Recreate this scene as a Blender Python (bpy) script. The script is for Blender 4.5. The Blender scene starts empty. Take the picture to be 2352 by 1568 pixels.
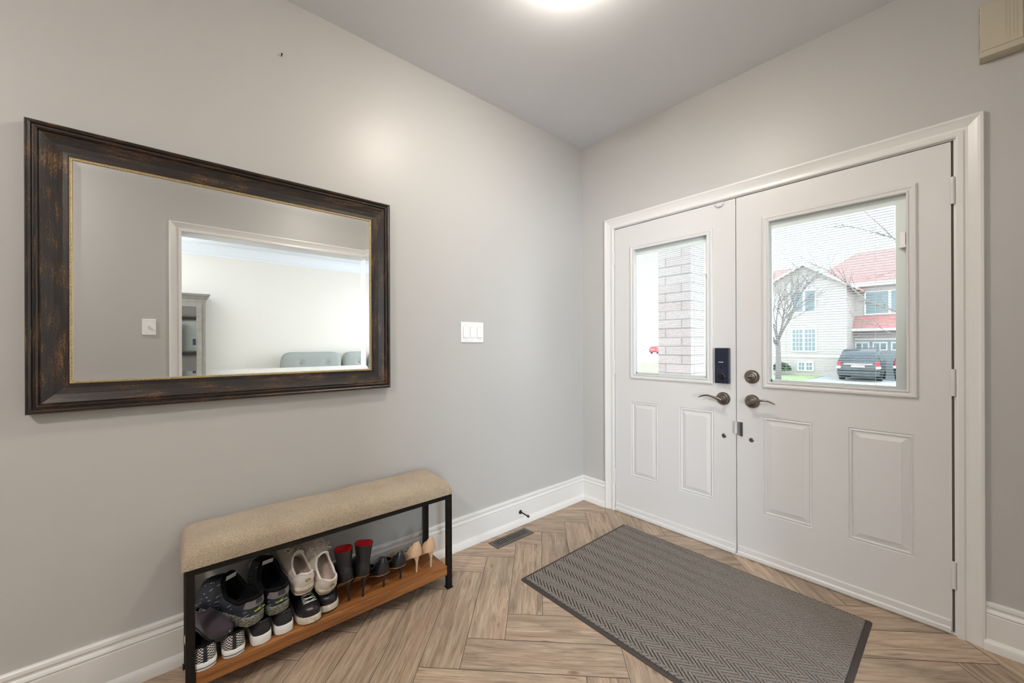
import bpy, bmesh, math, random
from math import sin, cos, pi, radians
from mathutils import Vector, Matrix, Euler
random.seed(7)
SC = bpy.context.scene
COL = SC.collection

# ------------------------------------------------------------------ mesh builder
class MB:
    def __init__(s): s.v=[]; s.f=[]; s.uv=[]; s.mi=[]; s.r=[]
    def add(s, vs, fs, mat=0, uvs=None, rnd=0.0):
        o=len(s.v); s.v+= [tuple(v) for v in vs]
        for i,f in enumerate(fs):
            s.f.append([o+k for k in f]); s.mi.append(mat); s.r.append(rnd)
            s.uv.append([uvs[k] for k in f] if uvs else None)
    def box(s,x0,x1,y0,y1,z0,z1,mat=0,rnd=0.0):
        vs=[(x,y,z) for z in (z0,z1) for y in (y0,y1) for x in (x0,x1)]
        s.add(vs,[(0,2,3,1),(4,5,7,6),(0,1,5,4),(2,6,7,3),(0,4,6,2),(1,3,7,5)],mat,rnd=rnd)
    def quad(s,a,b,c,d,mat=0,uvs=None,rnd=0.0): s.add([a,b,c,d],[(0,1,2,3)],mat,uvs,rnd)
    def loft(s,rings,closed=True,cap0=True,cap1=True,mat=0,uvs=None):
        n=len(rings[0]); vs=[p for r in rings for p in r]; fs=[]
        m=n if closed else n-1
        for i in range(len(rings)-1):
            for j in range(m):
                k=(j+1)%n
                fs.append((i*n+j,i*n+k,(i+1)*n+k,(i+1)*n+j))
        if cap0 and closed: fs.append(tuple(range(n))[::-1])
        if cap1 and closed: fs.append(tuple((len(rings)-1)*n+j for j in range(n)))
        s.add(vs,fs,mat,uvs)
    def tube(s,pts,r,n=8,mat=0,caps=True):
        pts=[Vector(p) for p in pts]
        if not hasattr(r,'__len__'): r=[r]*len(pts)
        rings=[]; up=Vector((0,0,1)); prev=None
        for i,p in enumerate(pts):
            t=(pts[min(i+1,len(pts)-1)]-pts[max(i-1,0)])
            t=t.normalized() if t.length>1e-9 else Vector((0,0,1))
            if prev is None:
                a=t.cross(up)
                if a.length<1e-3: a=t.cross(Vector((1,0,0)))
            else: a=prev-t*prev.dot(t)
            a.normalize(); b=t.cross(a); prev=a
            rings.append([p+(a*cos(2*pi*k/n)+b*sin(2*pi*k/n))*r[i] for k in range(n)])
        s.loft(rings,True,caps,caps,mat)
    def lathe(s,prof,org=(0,0,0),axis='z',n=32,mat=0):
        org=Vector(org); rings=[]
        for (r,h) in prof:
            ring=[]
            for k in range(n):
                a=2*pi*k/n; c,d=r*cos(a),r*sin(a)
                if axis=='z': p=(c,d,h)
                elif axis=='y': p=(c,h,d)
                else: p=(h,c,d)
                ring.append(org+Vector(p))
            rings.append(ring)
        s.loft(rings,True,True,True,mat)

def part(name, mb, mats, parent=None, smooth=False, bevel=0, seg=2, auto=None, sub=0, solid=0):
    me=bpy.data.meshes.new(name); me.from_pydata(mb.v,[],mb.f)
    if not isinstance(mats,(list,tuple)): mats=[mats]
    for m in mats: me.materials.append(m)
    for p,i in zip(me.polygons,mb.mi): p.material_index=i
    if any(u for u in mb.uv):
        l=me.uv_layers.new(name='UVMap'); k=0
        for u,f in zip(mb.uv,mb.f):
            for j in range(len(f)):
                l.data[k].uv = u[j] if u else (0,0); k+=1
    if any(mb.r):
        a=me.attributes.new('rnd','FLOAT','FACE')
        for i,v in enumerate(mb.r): a.data[i].value=v
    bm=bmesh.new(); bm.from_mesh(me); bmesh.ops.recalc_face_normals(bm,faces=bm.faces); bm.to_mesh(me); bm.free()
    if smooth:
        me.polygons.foreach_set('use_smooth',[True]*len(me.polygons))
        if auto: me.set_sharp_from_angle(angle=radians(auto))
    o=bpy.data.objects.new(name,me); COL.objects.link(o)
    if parent: o.parent=parent
    if solid:
        m=o.modifiers.new('s','SOLIDIFY'); m.thickness=solid; m.offset=0
    if bevel:
        m=o.modifiers.new('b','BEVEL'); m.width=bevel; m.segments=seg; m.limit_method='ANGLE'; m.angle_limit=radians(35)
    if sub:
        m=o.modifiers.new('u','SUBSURF'); m.levels=sub; m.render_levels=sub
    return o
def tag(o,label=None,cat=None,group=None,kind=None):
    if label: o['label']=label
    if cat: o['category']=cat
    if group: o['group']=group
    if kind: o['kind']=kind
    return o
def thing(name,label,cat,loc=(0,0,0),rot=(0,0,0),group=None,kind=None):
    o=bpy.data.objects.new(name,None); COL.objects.link(o); o.empty_display_size=.05
    o.location=loc; o.rotation_euler=rot
    return tag(o,label,cat,group,kind)
def struct(name,mb,mats,label,cat,**k):
    o=part(name,mb,mats,**k); return tag(o,label,cat,None,'structure')
def off(mb,loc):
    mb.v=[(a-loc[0],b-loc[1],c-loc[2]) for a,b,c in mb.v]; return mb

# ------------------------------------------------------------------ materials
def newmat(name):
    m=bpy.data.materials.new(name); m.use_nodes=True
    nt=m.node_tree; return m,nt,nt.nodes['Principled BSDF']
def pm(name,col,rough=.5,metal=0,spec=.5,bump=0,bscale=200,var=0,vscale=5,coat=0,sheen=0,emit=None,trans=0,bdetail=2):
    m,nt,b=newmat(name); N=nt.nodes.new; L=nt.links.new
    b.inputs['Base Color'].default_value=(*col,1); b.inputs['Roughness'].default_value=rough
    b.inputs['Metallic'].default_value=metal; b.inputs['Specular IOR Level'].default_value=spec
    b.inputs['Coat Weight'].default_value=coat; b.inputs['Sheen Weight'].default_value=sheen
    if emit: b.inputs['Emission Color'].default_value=(*emit[:3],1); b.inputs['Emission Strength'].default_value=emit[3]
    tc=N('ShaderNodeTexCoord')
    if bump:
        n=N('ShaderNodeTexNoise'); n.inputs['Scale'].default_value=bscale; n.inputs['Detail'].default_value=bdetail
        L(tc.outputs['Object'],n.inputs['Vector'])
        bp=N('ShaderNodeBump'); bp.inputs['Strength'].default_value=bump; bp.inputs['Distance'].default_value=.002
        L(n.outputs['Fac'],bp.inputs['Height']); L(bp.outputs['Normal'],b.inputs['Normal'])
    if var:
        n=N('ShaderNodeTexNoise'); n.inputs['Scale'].default_value=vscale; n.inputs['Detail'].default_value=4
        L(tc.outputs['Object'],n.inputs['Vector'])
        r=N('ShaderNodeMapRange'); r.inputs[1].default_value=.3; r.inputs[2].default_value=.7
        r.inputs[3].default_value=1-var; r.inputs[4].default_value=1+var*.6
        L(n.outputs['Fac'],r.inputs[0])
        h=N('ShaderNodeHueSaturation'); h.inputs['Color'].default_value=(*col,1); L(r.outputs[0],h.inputs['Value'])
        L(h.outputs['Color'],b.inputs['Base Color'])
    return m
def ramp(nt,fac,stops):
    r=nt.nodes.new('ShaderNodeValToRGB'); cr=r.color_ramp
    while len(cr.elements)<len(stops): cr.elements.new(.5)
    for e,(p,c) in zip(cr.elements,stops): e.position=p; e.color=(*c,1)
    nt.links.new(fac,r.inputs[0]); return r.outputs[0]
def noise(nt,vec,scale,detail=3,rough=.5,dist=0):
    n=nt.nodes.new('ShaderNodeTexNoise'); n.inputs['Scale'].default_value=scale; n.inputs['Detail'].default_value=detail
    n.inputs['Roughness'].default_value=rough; n.inputs['Distortion'].default_value=dist
    if vec is not None: nt.links.new(vec,n.inputs['Vector'])
    return n.outputs['Fac']
def mapping(nt,src,sc=(1,1,1),loc=(0,0,0)):
    m=nt.nodes.new('ShaderNodeMapping'); m.inputs['Scale'].default_value=sc; m.inputs['Location'].default_value=loc
    nt.links.new(src,m.inputs['Vector']); return m.outputs[0]
def mix(nt,fac,a,b,typ='MIX'):
    m=nt.nodes.new('ShaderNodeMix'); m.data_type='RGBA'; m.blend_type=typ
    for sock,v in ((m.inputs[0],fac),(m.inputs[6],a),(m.inputs[7],b)):
        if isinstance(v,(int,float)): sock.default_value=v
        elif isinstance(v,tuple): sock.default_value=(*v,1)
        else: nt.links.new(v,sock)
    return m.outputs[2]
def math_(nt,op,a,b=0.0):
    m=nt.nodes.new('ShaderNodeMath'); m.operation=op
    for s,v in ((m.inputs[0],a),(m.inputs[1],b)):
        if isinstance(v,(int,float)): s.default_value=v
        else: nt.links.new(v,s)
    return m.outputs[0]
def bump(nt,b,h,strength=.3,dist=.002):
    n=nt.nodes.new('ShaderNodeBump'); n.inputs['Strength'].default_value=strength; n.inputs['Distance'].default_value=dist
    nt.links.new(h,n.inputs['Height']); nt.links.new(n.outputs['Normal'],b.inputs['Normal'])

M={}
WALLC=(.492,.484,.468)
M['wall']=pm('wall paint',WALLC,.40,spec=.42,bump=.04,bscale=350)
M['cream']=pm('cream paint',(.78,.735,.665),.6,spec=.3)
M['ceil']=pm('ceiling paint',(.75,.765,.79),.75,spec=.2,bump=.05,bscale=250)
M['trim']=pm('white trim paint',(.74,.728,.71),.32,spec=.5)
M['door']=pm('white door paint',(.67,.66,.655),.38,spec=.5,bump=.03,bscale=60)
M['crown']=pm('crown paint',(.78,.80,.82),.5)
M['black_metal']=pm('black metal',(.018,.016,.015),.35,metal=.6,bump=.1,bscale=60,var=.3,vscale=30)
M['dark']=pm('dark gap',(.02,.018,.016),.8)
M['pewter']=pm('antique pewter',(.27,.245,.22),.3,metal=1,var=.25,vscale=40)
M['lockblk']=pm('lock black',(.012,.016,.035),.35,spec=.5)
M['lockside']=pm('lock side grey',(.10,.10,.12),.35,metal=.5)
M['white_pl']=pm('white plastic',(.86,.86,.86),.35)
M['beige_pl']=pm('beige plastic',(.50,.45,.35),.5)
M['beige_pl2']=pm('beige groove',(.45,.40,.30),.6)
M['screw']=pm('painted screw',(.7,.69,.67),.4)
M['reg']=pm('register metal',(.13,.115,.105),.4,metal=.5)
M['rubber']=pm('mat rubber',(.055,.045,.04),.6,spec=.3)
M['matbase']=pm('mat base',(.022,.018,.016),.9,spec=.1)
M['chrome']=pm('brushed metal',(.6,.6,.62),.3,metal=1)
M['mirror']=pm('mirror silver',(.93,.94,.94),.0,metal=1)
M['lampglass']=pm('lamp glass',(.9,.87,.8),.4,emit=(1,.91,.80,58))
M['lampglass2']=pm('fill lamp glass',(.9,.87,.8),.4,emit=(1,.93,.86,130))  # glow of the added fill lamp behind the camera
M['lamprim']=pm('lamp rim',(.5,.48,.45),.3,metal=1)
M['red_led']=pm('dark red',(.3,.02,.02),.4)

def m_matfib():
    m,nt,b=newmat('mat fibre'); tc=nt.nodes.new('ShaderNodeTexCoord')
    f=noise(nt,tc.outputs['Object'],420,3,.7); 
    c=ramp(nt,f,[(.3,(.09,.076,.067)),(.5,(.215,.187,.165)),(.68,(.45,.40,.36))])
    nt.links.new(c,b.inputs['Base Color']); b.inputs['Roughness'].default_value=.95; b.inputs['Specular IOR Level'].default_value=.1
    bump(nt,b,f,.6,.003); return m
M['matfib']=m_matfib()
def m_floor():
    m,nt,b=newmat('wood look tile'); N=nt.nodes.new; L=nt.links.new
    uv=N('ShaderNodeUVMap'); at=N('ShaderNodeAttribute'); at.attribute_name='rnd'
    cmb=N('ShaderNodeCombineXYZ'); L(math_(nt,'MULTIPLY',at.outputs['Fac'],37.0),cmb.inputs[0]); L(math_(nt,'MULTIPLY',at.outputs['Fac'],91.0),cmb.inputs[1])
    va=N('ShaderNodeVectorMath'); va.operation='ADD'; L(uv.outputs[0],va.inputs[0]); L(cmb.outputs[0],va.inputs[1])
    V=va.outputs[0]
    g1=noise(nt,mapping(nt,V,(2.2,22,1)),1.6,5,.6,1.2)
    g2=noise(nt,mapping(nt,V,(7,170,1)),1.0,3,.6,.6)
    big=noise(nt,mapping(nt,V,(2.0,6.5,1)),1.3,2,.5,.5)
    c1=ramp(nt,g1,[(.30,(.26,.19,.137)),(.44,(.375,.288,.212)),(.58,(.465,.366,.277)),(.74,(.57,.465,.363))])
    fine=ramp(nt,g2,[(.32,(.52,.46,.42)),(.47,(1,1,1)),(1,(1.0,1.0,1.0))])
    c=mix(nt,.75,c1,fine,'MULTIPLY')
    tint=ramp(nt,big,[(.3,(.78,.76,.75)),(.52,(1,.97,.94)),(.72,(1.08,.98,.96))])
    c=mix(nt,.8,c,tint,'MULTIPLY')
    # cathedral arches
    w=N('ShaderNodeTexWave'); w.wave_type='RINGS'; w.rings_direction='Z'; w.inputs['Scale'].default_value=5.5; w.inputs['Distortion'].default_value=5; w.inputs['Detail'].default_value=2.5; w.inputs['Detail Scale'].default_value=1.2
    L(mapping(nt,V,(.55,6.5,1)),w.inputs['Vector'])
    wl=ramp(nt,w.outputs['Fac'],[(.0,(.55,.5,.46)),(.16,(1,1,1)),(1,(1,1,1))])
    wm=math_(nt,'MULTIPLY',math_(nt,'GREATER_THAN',big,.5),.35)
    c=mix(nt,wm,c,mix(nt,1.0,c,wl,'MULTIPLY'))
    # knots
    vo=N('ShaderNodeTexVoronoi'); vo.inputs['Scale'].default_value=2.1; L(mapping(nt,V,(1.2,2.6,1)),vo.inputs['Vector'])
    kn=ramp(nt,vo.outputs['Distance'],[(.0,(.3,.22,.17)),(.035,(.5,.4,.33)),(.075,(1,1,1))])
    c=mix(nt,.8,c,kn,'MULTIPLY')
    pr=N('ShaderNodeMapRange'); pr.inputs[3].default_value=.84; pr.inputs[4].default_value=1.12; L(at.outputs['Fac'],pr.inputs[0])
    h=N('ShaderNodeHueSaturation'); L(c,h.inputs['Color']); L(pr.outputs[0],h.inputs['Value'])
    L(h.outputs[0],b.inputs['Base Color'])
    b.inputs['Roughness'].default_value=.42; b.inputs['Specular IOR Level'].default_value=.4
    bump(nt,b,g2,.25,.0015); return m
M['floor']=m_floor()
M['grout']=pm('grout',(.13,.105,.085),.9,spec=.1)
def m_frame():
    m,nt,b=newmat('distressed bronze frame'); uv=nt.nodes.new('ShaderNodeUVMap')
    f=noise(nt,mapping(nt,uv.outputs[0],(9,110,1)),1.2,6,.75,.6); f2=noise(nt,mapping(nt,uv.outputs[0],(90,240,1)),1.4,4,.8)
    f3=noise(nt,mapping(nt,uv.outputs[0],(6,14,1)),1.3,2); s=math_(nt,'MULTIPLY',math_(nt,'MULTIPLY',f,f2),math_(nt,'ADD',math_(nt,'MULTIPLY',f3,1.2),.38))
    c=ramp(nt,s,[(.23,(.014,.0095,.008)),(.285,(.03,.017,.011)),(.33,(.085,.040,.017)),(.40,(.22,.115,.04)),(.50,(.38,.23,.09))])
    nt.links.new(c,b.inputs['Base Color']); b.inputs['Roughness'].default_value=.36; b.inputs['Specular IOR Level'].default_value=.55
    bump(nt,b,f2,.15,.001); return m
M['frame']=m_frame()
M['gilt']=pm('gilt lip',(.62,.50,.30),.35,metal=.7,var=.4,vscale=250)
def m_shelf():
    m,nt,b=newmat('stained pine'); tc=nt.nodes.new('ShaderNodeTexCoord')
    g=noise(nt,mapping(nt,tc.outputs['Object'],(38,2.2,38)),1.5,5,.6,.8)
    big=noise(nt,mapping(nt,tc.outputs['Object'],(6,1.5,6)),1,2)
    c=ramp(nt,g,[(.3,(.17,.062,.018)),(.5,(.30,.118,.034)),(.7,(.41,.18,.058))])
    c=mix(nt,.5,c,ramp(nt,big,[(.3,(.65,.6,.55)),(.6,(1,1,1))]),'MULTIPLY')
    nt.links.new(c,b.inputs['Base Color']); b.inputs['Roughness'].default_value=.35; bump(nt,b,g,.1,.001); return m
M['shelf']=m_shelf()
def m_cushion():
    m,nt,b=newmat('beige woven chenille'); tc=nt.nodes.new('ShaderNodeTexCoord')
    f=noise(nt,tc.outputs['Object'],380,3,.8); g=noise(nt,tc.outputs['Object'],7,4,.6)
    c=ramp(nt,f,[(.32,(.16,.12,.085)),(.45,(.41,.33,.245)),(.6,(.54,.45,.34)),(.75,(.72,.62,.49))])
    c=mix(nt,.6,c,ramp(nt,g,[(.35,(.80,.76,.72)),(.6,(1,.99,.97))]),'MULTIPLY')
    nt.links.new(c,b.inputs['Base Color']); b.inputs['Roughness'].default_value=.95; b.inputs['Specular IOR Level'].default_value=.1; b.inputs['Sheen Weight'].default_value=.2
    bump(nt,b,f,.7,.003); return m
M['cushion']=m_cushion()
def m_brick(name,c1,c2,mo,uvs=True,bw=.2,rh=.086,ms=.007):
    m,nt,b=newmat(name); uv=nt.nodes.new('ShaderNodeUVMap'); t=nt.nodes.new('ShaderNodeTexBrick')
    nt.links.new(uv.outputs[0],t.inputs['Vector']); t.inputs['Scale'].default_value=1
    t.inputs['Color1'].default_value=(*c1,1); t.inputs['Color2'].default_value=(*c2,1); t.inputs['Mortar'].default_value=(*mo,1)
    t.inputs['Brick Width'].default_value=bw; t.inputs['Row Height'].default_value=rh; t.inputs['Mortar Size'].default_value=ms
    n=noise(nt,uv.outputs[0],55,3); c=mix(nt,.6,t.outputs['Color'],ramp(nt,n,[(.3,(.75,.72,.7)),(.6,(1,1,1))]),'MULTIPLY')
    nt.links.new(c,b.inputs['Base Color']); b.inputs['Roughness'].default_value=.9
    bump(nt,b,t.outputs['Fac'],-.5,.006); return m
M['brick']=m_brick('pink brick',(.62,.52,.50),(.68,.60,.585),(.33,.30,.29),bw=.32,ms=.005)
M['brick2']=m_brick('buff brick',(.50,.445,.415),(.545,.495,.465),(.45,.41,.39),bw=.3)
M['stucco']=pm('pale stone',(.62,.59,.55),.9,var=.08,vscale=3)
def m_roof():
    m,nt,b=newmat('red shingles'); tc=nt.nodes.new('ShaderNodeTexCoord')
    n=noise(nt,mapping(nt,tc.outputs['Object'],(3,3,9)),1.5,3)
    nt.links.new(ramp(nt,n,[(.3,(.42,.17,.155)),(.7,(.50,.23,.21))]),b.inputs['Base Color']); b.inputs['Roughness'].default_value=.9; return m
M['roof']=m_roof()
M['asphalt']=pm('pale concrete',(.42,.42,.42),.9,var=.06,vscale=2)
M['lawn']=pm('lawn grass',(.30,.36,.17),.95,var=.25,vscale=4)
M['bark']=pm('grey bark',(.20,.175,.16),.9,var=.2,vscale=20)
M['hedge']=pm('hedge green',(.07,.12,.05),.9,var=.3,vscale=15)
M['winglass']=pm('house window glass',(.16,.22,.24),.15,spec=.6)
M['winwhite']=pm('house window frame',(.78,.78,.78),.5)
M['carpaint']=pm('dark car paint',(.03,.04,.045),.25,coat=.6)
M['carglass']=pm('car glass',(.10,.14,.16),.08)
M['tail']=pm('tail light red',(.5,.03,.04),.3)
M['redcar']=pm('red car paint',(.5,.03,.05),.3)
M['tyre']=pm('tyre',(.02,.02,.02),.8)
M['plate']=pm('number plate',(.75,.75,.75),.5)
M['sofa']=pm('sofa linen',(.33,.345,.32),.9,bump=.3,bscale=250,spec=.2)
M['button']=pm('sofa button',(.32,.34,.33),.8)
M['cab']=pm('grey washed wood',(.27,.245,.205),.6,var=.15,vscale=12)
M['cabglass']=pm('smoked mirror',(.42,.45,.45),.05,metal=1)
def m_glass():
    m=bpy.data.materials.new('window glass'); m.use_nodes=True; nt=m.node_tree; nt.nodes.remove(nt.nodes['Principled BSDF'])
    o=nt.nodes['Material Output']; t=nt.nodes.new('ShaderNodeBsdfTransparent'); t.inputs[0].default_value=(.965,.985,.98,1)
    g=nt.nodes.new('ShaderNodeBsdfGlossy'); g.inputs['Roughness'].default_value=.01
    x=nt.nodes.new('ShaderNodeMixShader'); fr=nt.nodes.new('ShaderNodeFresnel'); fr.inputs[0].default_value=1.25
    nt.links.new(fr.outputs[0],x.inputs[0]); nt.links.new(t.outputs[0],x.inputs[1]); nt.links.new(g.outputs[0],x.inputs[2]); nt.links.new(x.outputs[0],o.inputs[0]); return m
M['glass']=m_glass()
M['slat']=pm('blind slat',(.80,.82,.82),.5)

# ------------------------------------------------------------------ camera
F=897.82; YAW=.8557; ROLL=radians(-.2023)
cam=bpy.data.cameras.new('camera'); co=bpy.data.objects.new('camera',cam); COL.objects.link(co); SC.camera=co
cam.sensor_fit='HORIZONTAL'; cam.sensor_width=36; cam.lens=F/2352*36
cam.shift_x=0; cam.shift_y=(792.39-784)/2352
cam.clip_start=.01; cam.clip_end=300
co.location=(1.9849,-2.4693,1.22)
fw=Vector((-sin(YAW),cos(YAW),0)); rt=Vector((cos(YAW),sin(YAW),0)); up=Vector((0,0,1))
r2=rt*cos(ROLL)+up*sin(ROLL); u2=up*cos(ROLL)-rt*sin(ROLL)
co.rotation_euler=Matrix((r2,u2,-fw)).transposed().to_euler()

H=2.7706; WX=2.2; WT=.17; BACK=-6.2; FARX=5.7; LY0=-5.2; LY1=1.3
# ------------------------------------------------------------------ profiles
def path_loft(mb, prof, pts2d, mp, closed_path=False, mat=0):
    """prof: list (offset inward->outward, depth). pts2d: corner list with outward mitre vectors. mp(s,z,d)->xyz"""
    rows=[]
    for (p,m) in pts2d: rows.append([mp(p[0]+m[0]*w,p[1]+m[1]*w,d) for (w,d) in prof])
    n=len(prof); dist=0; vs=[];uv=[]
    seq=rows+([rows[0]] if closed_path else [])
    pr=[0]
    for i in range(1,n): pr.append(pr[-1]+math.hypot(prof[i][0]-prof[i-1][0],prof[i][1]-prof[i-1][1]))
    for i in range(len(seq)-1):
        A,B=seq[i],seq[i+1]; ln=(Vector(A[0])-Vector(B[0])).length
        for j in range(n-1):
            mb.add([A[j],B[j],B[j+1],A[j+1]],[(0,1,2,3)],mat,[(dist,pr[j]),(dist+ln,pr[j]),(dist+ln,pr[j+1]),(dist,pr[j+1])])
        dist+=ln+.37
    if not closed_path:
        for R in (rows[0],rows[-1]): mb.add(R,[tuple(range(n))],mat)
CAS=[(0,0),(0,.011),(.006,.014),(.020,.013),(.026,.009),(.034,.010),(.050,.015),(.058,.018),(.066,.022),(.074,.021),(.0765,.016),(.0765,0)]
def casing(x0,x1,zt,mp,name,label,jamb=None):
    mb=MB(); path_loft(mb,CAS,[((x0,0),(-1,0)),((x0,zt),(-1,1)),((x1,zt),(1,1)),((x1,0),(1,0))],mp)
    if jamb: jamb(mb)
    return struct(name,mb,M['trim'],label,'door trim',smooth=True,auto=25)
BASE=[(0,.188),(.009,.188),(.013,.183),(.014,.172),(.010,.166),(.010,.160),(.015,.154),(.017,.147),(.012,.140),(.013,.138),(.015,.137),(.015,.044),(.022,.036),(.027,.026),(.028,0),(0,0)]
def baseboard(name,label,a,b,nrm,ma=0,mb_=0):
    """a,b: xy points on wall; nrm: into room; ma/mb_: mitre factors along dir per depth"""
    a=Vector((*a,0)); b=Vector((*b,0)); nrm=Vector((*nrm,0)); d=(b-a).normalized()
    mb=MB(); rings=[[a+nrm*q+d*(ma*q)+Vector((0,0,z)) for q,z in BASE],[b+nrm*q+d*(mb_*q)+Vector((0,0,z)) for q,z in BASE]]
    mb.loft(rings,True,True,True)
    return struct(name,mb,M['trim'],label,'baseboard',smooth=True,auto=25)

# ------------------------------------------------------------------ room shell
def clip_poly(poly,x0,x1,y0,y1):
    def cl(ps,f):
        out=[]
        for i in range(len(ps)):
            a,b=ps[i],ps[(i+1)%len(ps)]; fa,fb=f(a),f(b)
            if fa>=0: out.append(a)
            if (fa>=0)!=(fb>=0):
                t=fa/(fa-fb); out.append(tuple(a[k]+(b[k]-a[k])*t for k in range(4)))
        return out
    for f in (lambda p:p[0]-x0,lambda p:x1-p[0],lambda p:p[1]-y0,lambda p:y1-p[1]):
        poly=cl(poly,f)
        if len(poly)<3: return []
    return poly
def herring(mb,w,L,P0,R0,rect,gap_l,gap_e,z,rangen,place):
    n=int(round(L/w)); s2=math.sqrt(2)
    for a in range(-rangen,rangen):
        for b in range(-rangen,rangen):
            k=(a+b)%(2*n)
            if k==n:   # start of H plank: cells a..a+n-1
                p0,p1=P0+a*w,P0+(a+n)*w; r0,r1=R0+b*w,R0+(b+1)*w
                q=[(p0+gap_e,r0+gap_l),(p1-gap_e,r0+gap_l),(p1-gap_e,r1-gap_l),(p0+gap_e,r1-gap_l)]
                uv=[(0,0),(L,0),(L,w),(0,w)]
            elif k==0:
                p0,p1=P0+a*w,P0+(a+1)*w; r0,r1=R0+b*w,R0+(b+n)*w
                q=[(p0+gap_l,r0+gap_e),(p1-gap_l,r0+gap_e),(p1-gap_l,r1-gap_e),(p0+gap_l,r1-gap_e)]
                uv=[(0,0),(0,w),(L,w),(L,0)]
            else: continue
            poly=[((p+r)/s2,(r-p)/s2,u,v) for (p,r),(u,v) in zip(q,uv)]
            poly=clip_poly(poly,*rect)
            if poly: place(poly)
flo=MB()
flo.box(0,FARX,BACK,0.0,-.06,-.0015,1)
flo.box(WX+WT,FARX,0.0,LY1,-.06,-.0015,1)
def pl(poly):
    r=random.random()*.98+.01
    flo.add([(p[0],p[1],0) for p in poly],[tuple(range(len(poly)))],0,[(p[2],p[3]) for p in poly],r)
random.seed(11)
herring(flo,.1575,.63,1.537,-.648,(0.0,WX+.02,-4.4,0.0),.0013,.0013,0,50,pl)
struct('floor',flo,[M['floor'],M['grout']],'greige wood-look plank tile floor laid in herringbone','floor')

wl=MB(); wl.box(-.12,0,BACK,0,0,H); struct('wall_left',wl,M['wall'],'pale grey painted wall carrying the large mirror, left side','wall')
DX0,DX1,DZ=.299,1.963,2.0715
wf=MB()
for x0,x1,z0,z1 in ((-.12,DX0-.02,0,H),(DX1+.02,WX+WT,0,H),(DX0-.02,DX1+.02,DZ+.02,H)):
    wf.box(x0,x1,0,.15,z0,z1)
struct('wall_front',wf,M['wall'],'grey wall around and above the white double entrance doors','wall')
# exterior brick skin
wb=MB()
def brickbox(mb,x0,x1,y0,y1,z0,z1,mat=0,s0=0):
    P=[((x0,y0),(x1,y0)),((x1,y0),(x1,y1)),((x1,y1),(x0,y1)),((x0,y1),(x0,y0))]; s=s0
    for (a,b) in P:
        l=math.hypot(b[0]-a[0],b[1]-a[1])
        mb.quad((*a,z0),(*b,z0),(*b,z1),(*a,z1),mat,[(s,z0),(s+l,z0),(s+l,z1),(s,z1)]); s+=l
    mb.quad((x0,y0,z1),(x1,y0,z1),(x1,y1,z1),(x0,y1,z1),mat,[(0,0),(1,0),(1,1),(0,1)])
for x0,x1,z0,z1 in ((-1.5,DX0-.03,-.3,3),(DX1+.03,WX+WT,-.3,3),(DX0-.03,DX1+.03,DZ+.03,3)):
    brickbox(wb,x0,x1,.152,.27,z0,z1)
struct('wall_exterior',wb,M['brick'],'pink brick outer face of the house around the entrance','wall')
# right wall with cased opening
OY0,OY1,OZ=-2.412,-.905,2.150
wr=MB()
wr.box(WX,WX+WT,BACK,OY0-.015,0,H); wr.box(WX,WX+WT,OY1+.015,0,0,H); wr.box(WX,WX+WT,OY0-.015,OY1+.015,OZ+.015,H)
struct('wall_right',wr,M['wall'],'grey wall facing the mirror, with a wide cased opening','wall')
wbk=MB(); wbk.box(-.12,WX+WT,BACK-.12,BACK,0,H); struct('wall_back',wbk,M['wall'],'grey wall at the far end of the hall behind the camera','wall')
ce=MB(); ce.box(-.12,WX+WT,BACK-.12,.15,H,H+.1); ce.box(WX+WT,FARX+.12,LY0-.12,LY1+.12,H,H+.1)
struct('ceiling',ce,M['ceil'],'flat off-white painted ceiling over the entrance hall','ceiling')
# living room beyond the opening
FY0,FY1,FZ0,FZ1=-4.95,-3.25,.75,2.3
wv=MB()
for y0,y1,z0,z1 in ((FY1,LY1,0,H),(LY0,FY0,0,H),(FY0,FY1,0,FZ0),(FY0,FY1,FZ1,H)): wv.box(FARX,FARX+.12,y0,y1,z0,z1)
wv.box(WX+WT,WX+WT+.001,LY0,LY0+.01,0,H); wv.box(WX+WT,FARX,LY0-.12,LY0,0,H)
wv.box(WX+WT+.002,WX+WT+.006,LY0,OY0-.02,0,H); wv.box(WX+WT+.002,WX+WT+.006,OY1+.02,LY1,0,H); wv.box(WX+WT+.002,WX+WT+.006,OY0-.02,OY1+.02,OZ+.02,H)
WY0,WY1,WZ0,WZ1=3.0,5.3,.6,2.35
for x0,x1,z0,z1 in ((WX+.1,WY0,0,H),(WY1,FARX+.12,0,H),(WY0,WY1,0,WZ0),(WY0,WY1,WZ1,H)): wv.box(x0,x1,LY1,LY1+.15,z0,z1)
wv.box(WX+.1,WX+WT,.15,LY1,0,H)
struct('wall_living_room',wv,M['cream'],'cream living room walls seen in the mirror through the opening','wall')
# window in living room
wn=MB()
for x0,x1,z0,z1 in ((WY0,WY0+.05,WZ0,WZ1),(WY1-.05,WY1,WZ0,WZ1),(WY0,WY1,WZ0,WZ0+.05),(WY0,WY1,WZ1-.05,WZ1),((WY0+WY1)/2-.03,(WY0+WY1)/2+.03,WZ0,WZ1)): wn.box(x0,x1,LY1+.04,LY1+.1,z0,z1)
w1=struct('window_1',wn,M['trim'],'white living room front window letting daylight in','window')
wg=MB(); wg.box(WY0+.05,WY1-.05,LY1+.068,LY1+.074,WZ0+.05,WZ1-.05); part('window_pane',wg,M['glass'],w1)
wn=MB()
for y0,y1,z0,z1 in ((FY0,FY0+.05,FZ0,FZ1),(FY1-.05,FY1,FZ0,FZ1),(FY0,FY1,FZ0,FZ0+.05),(FY0,FY1,FZ1-.05,FZ1)): wn.box(FARX+.04,FARX+.1,y0,y1,z0,z1)
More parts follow.
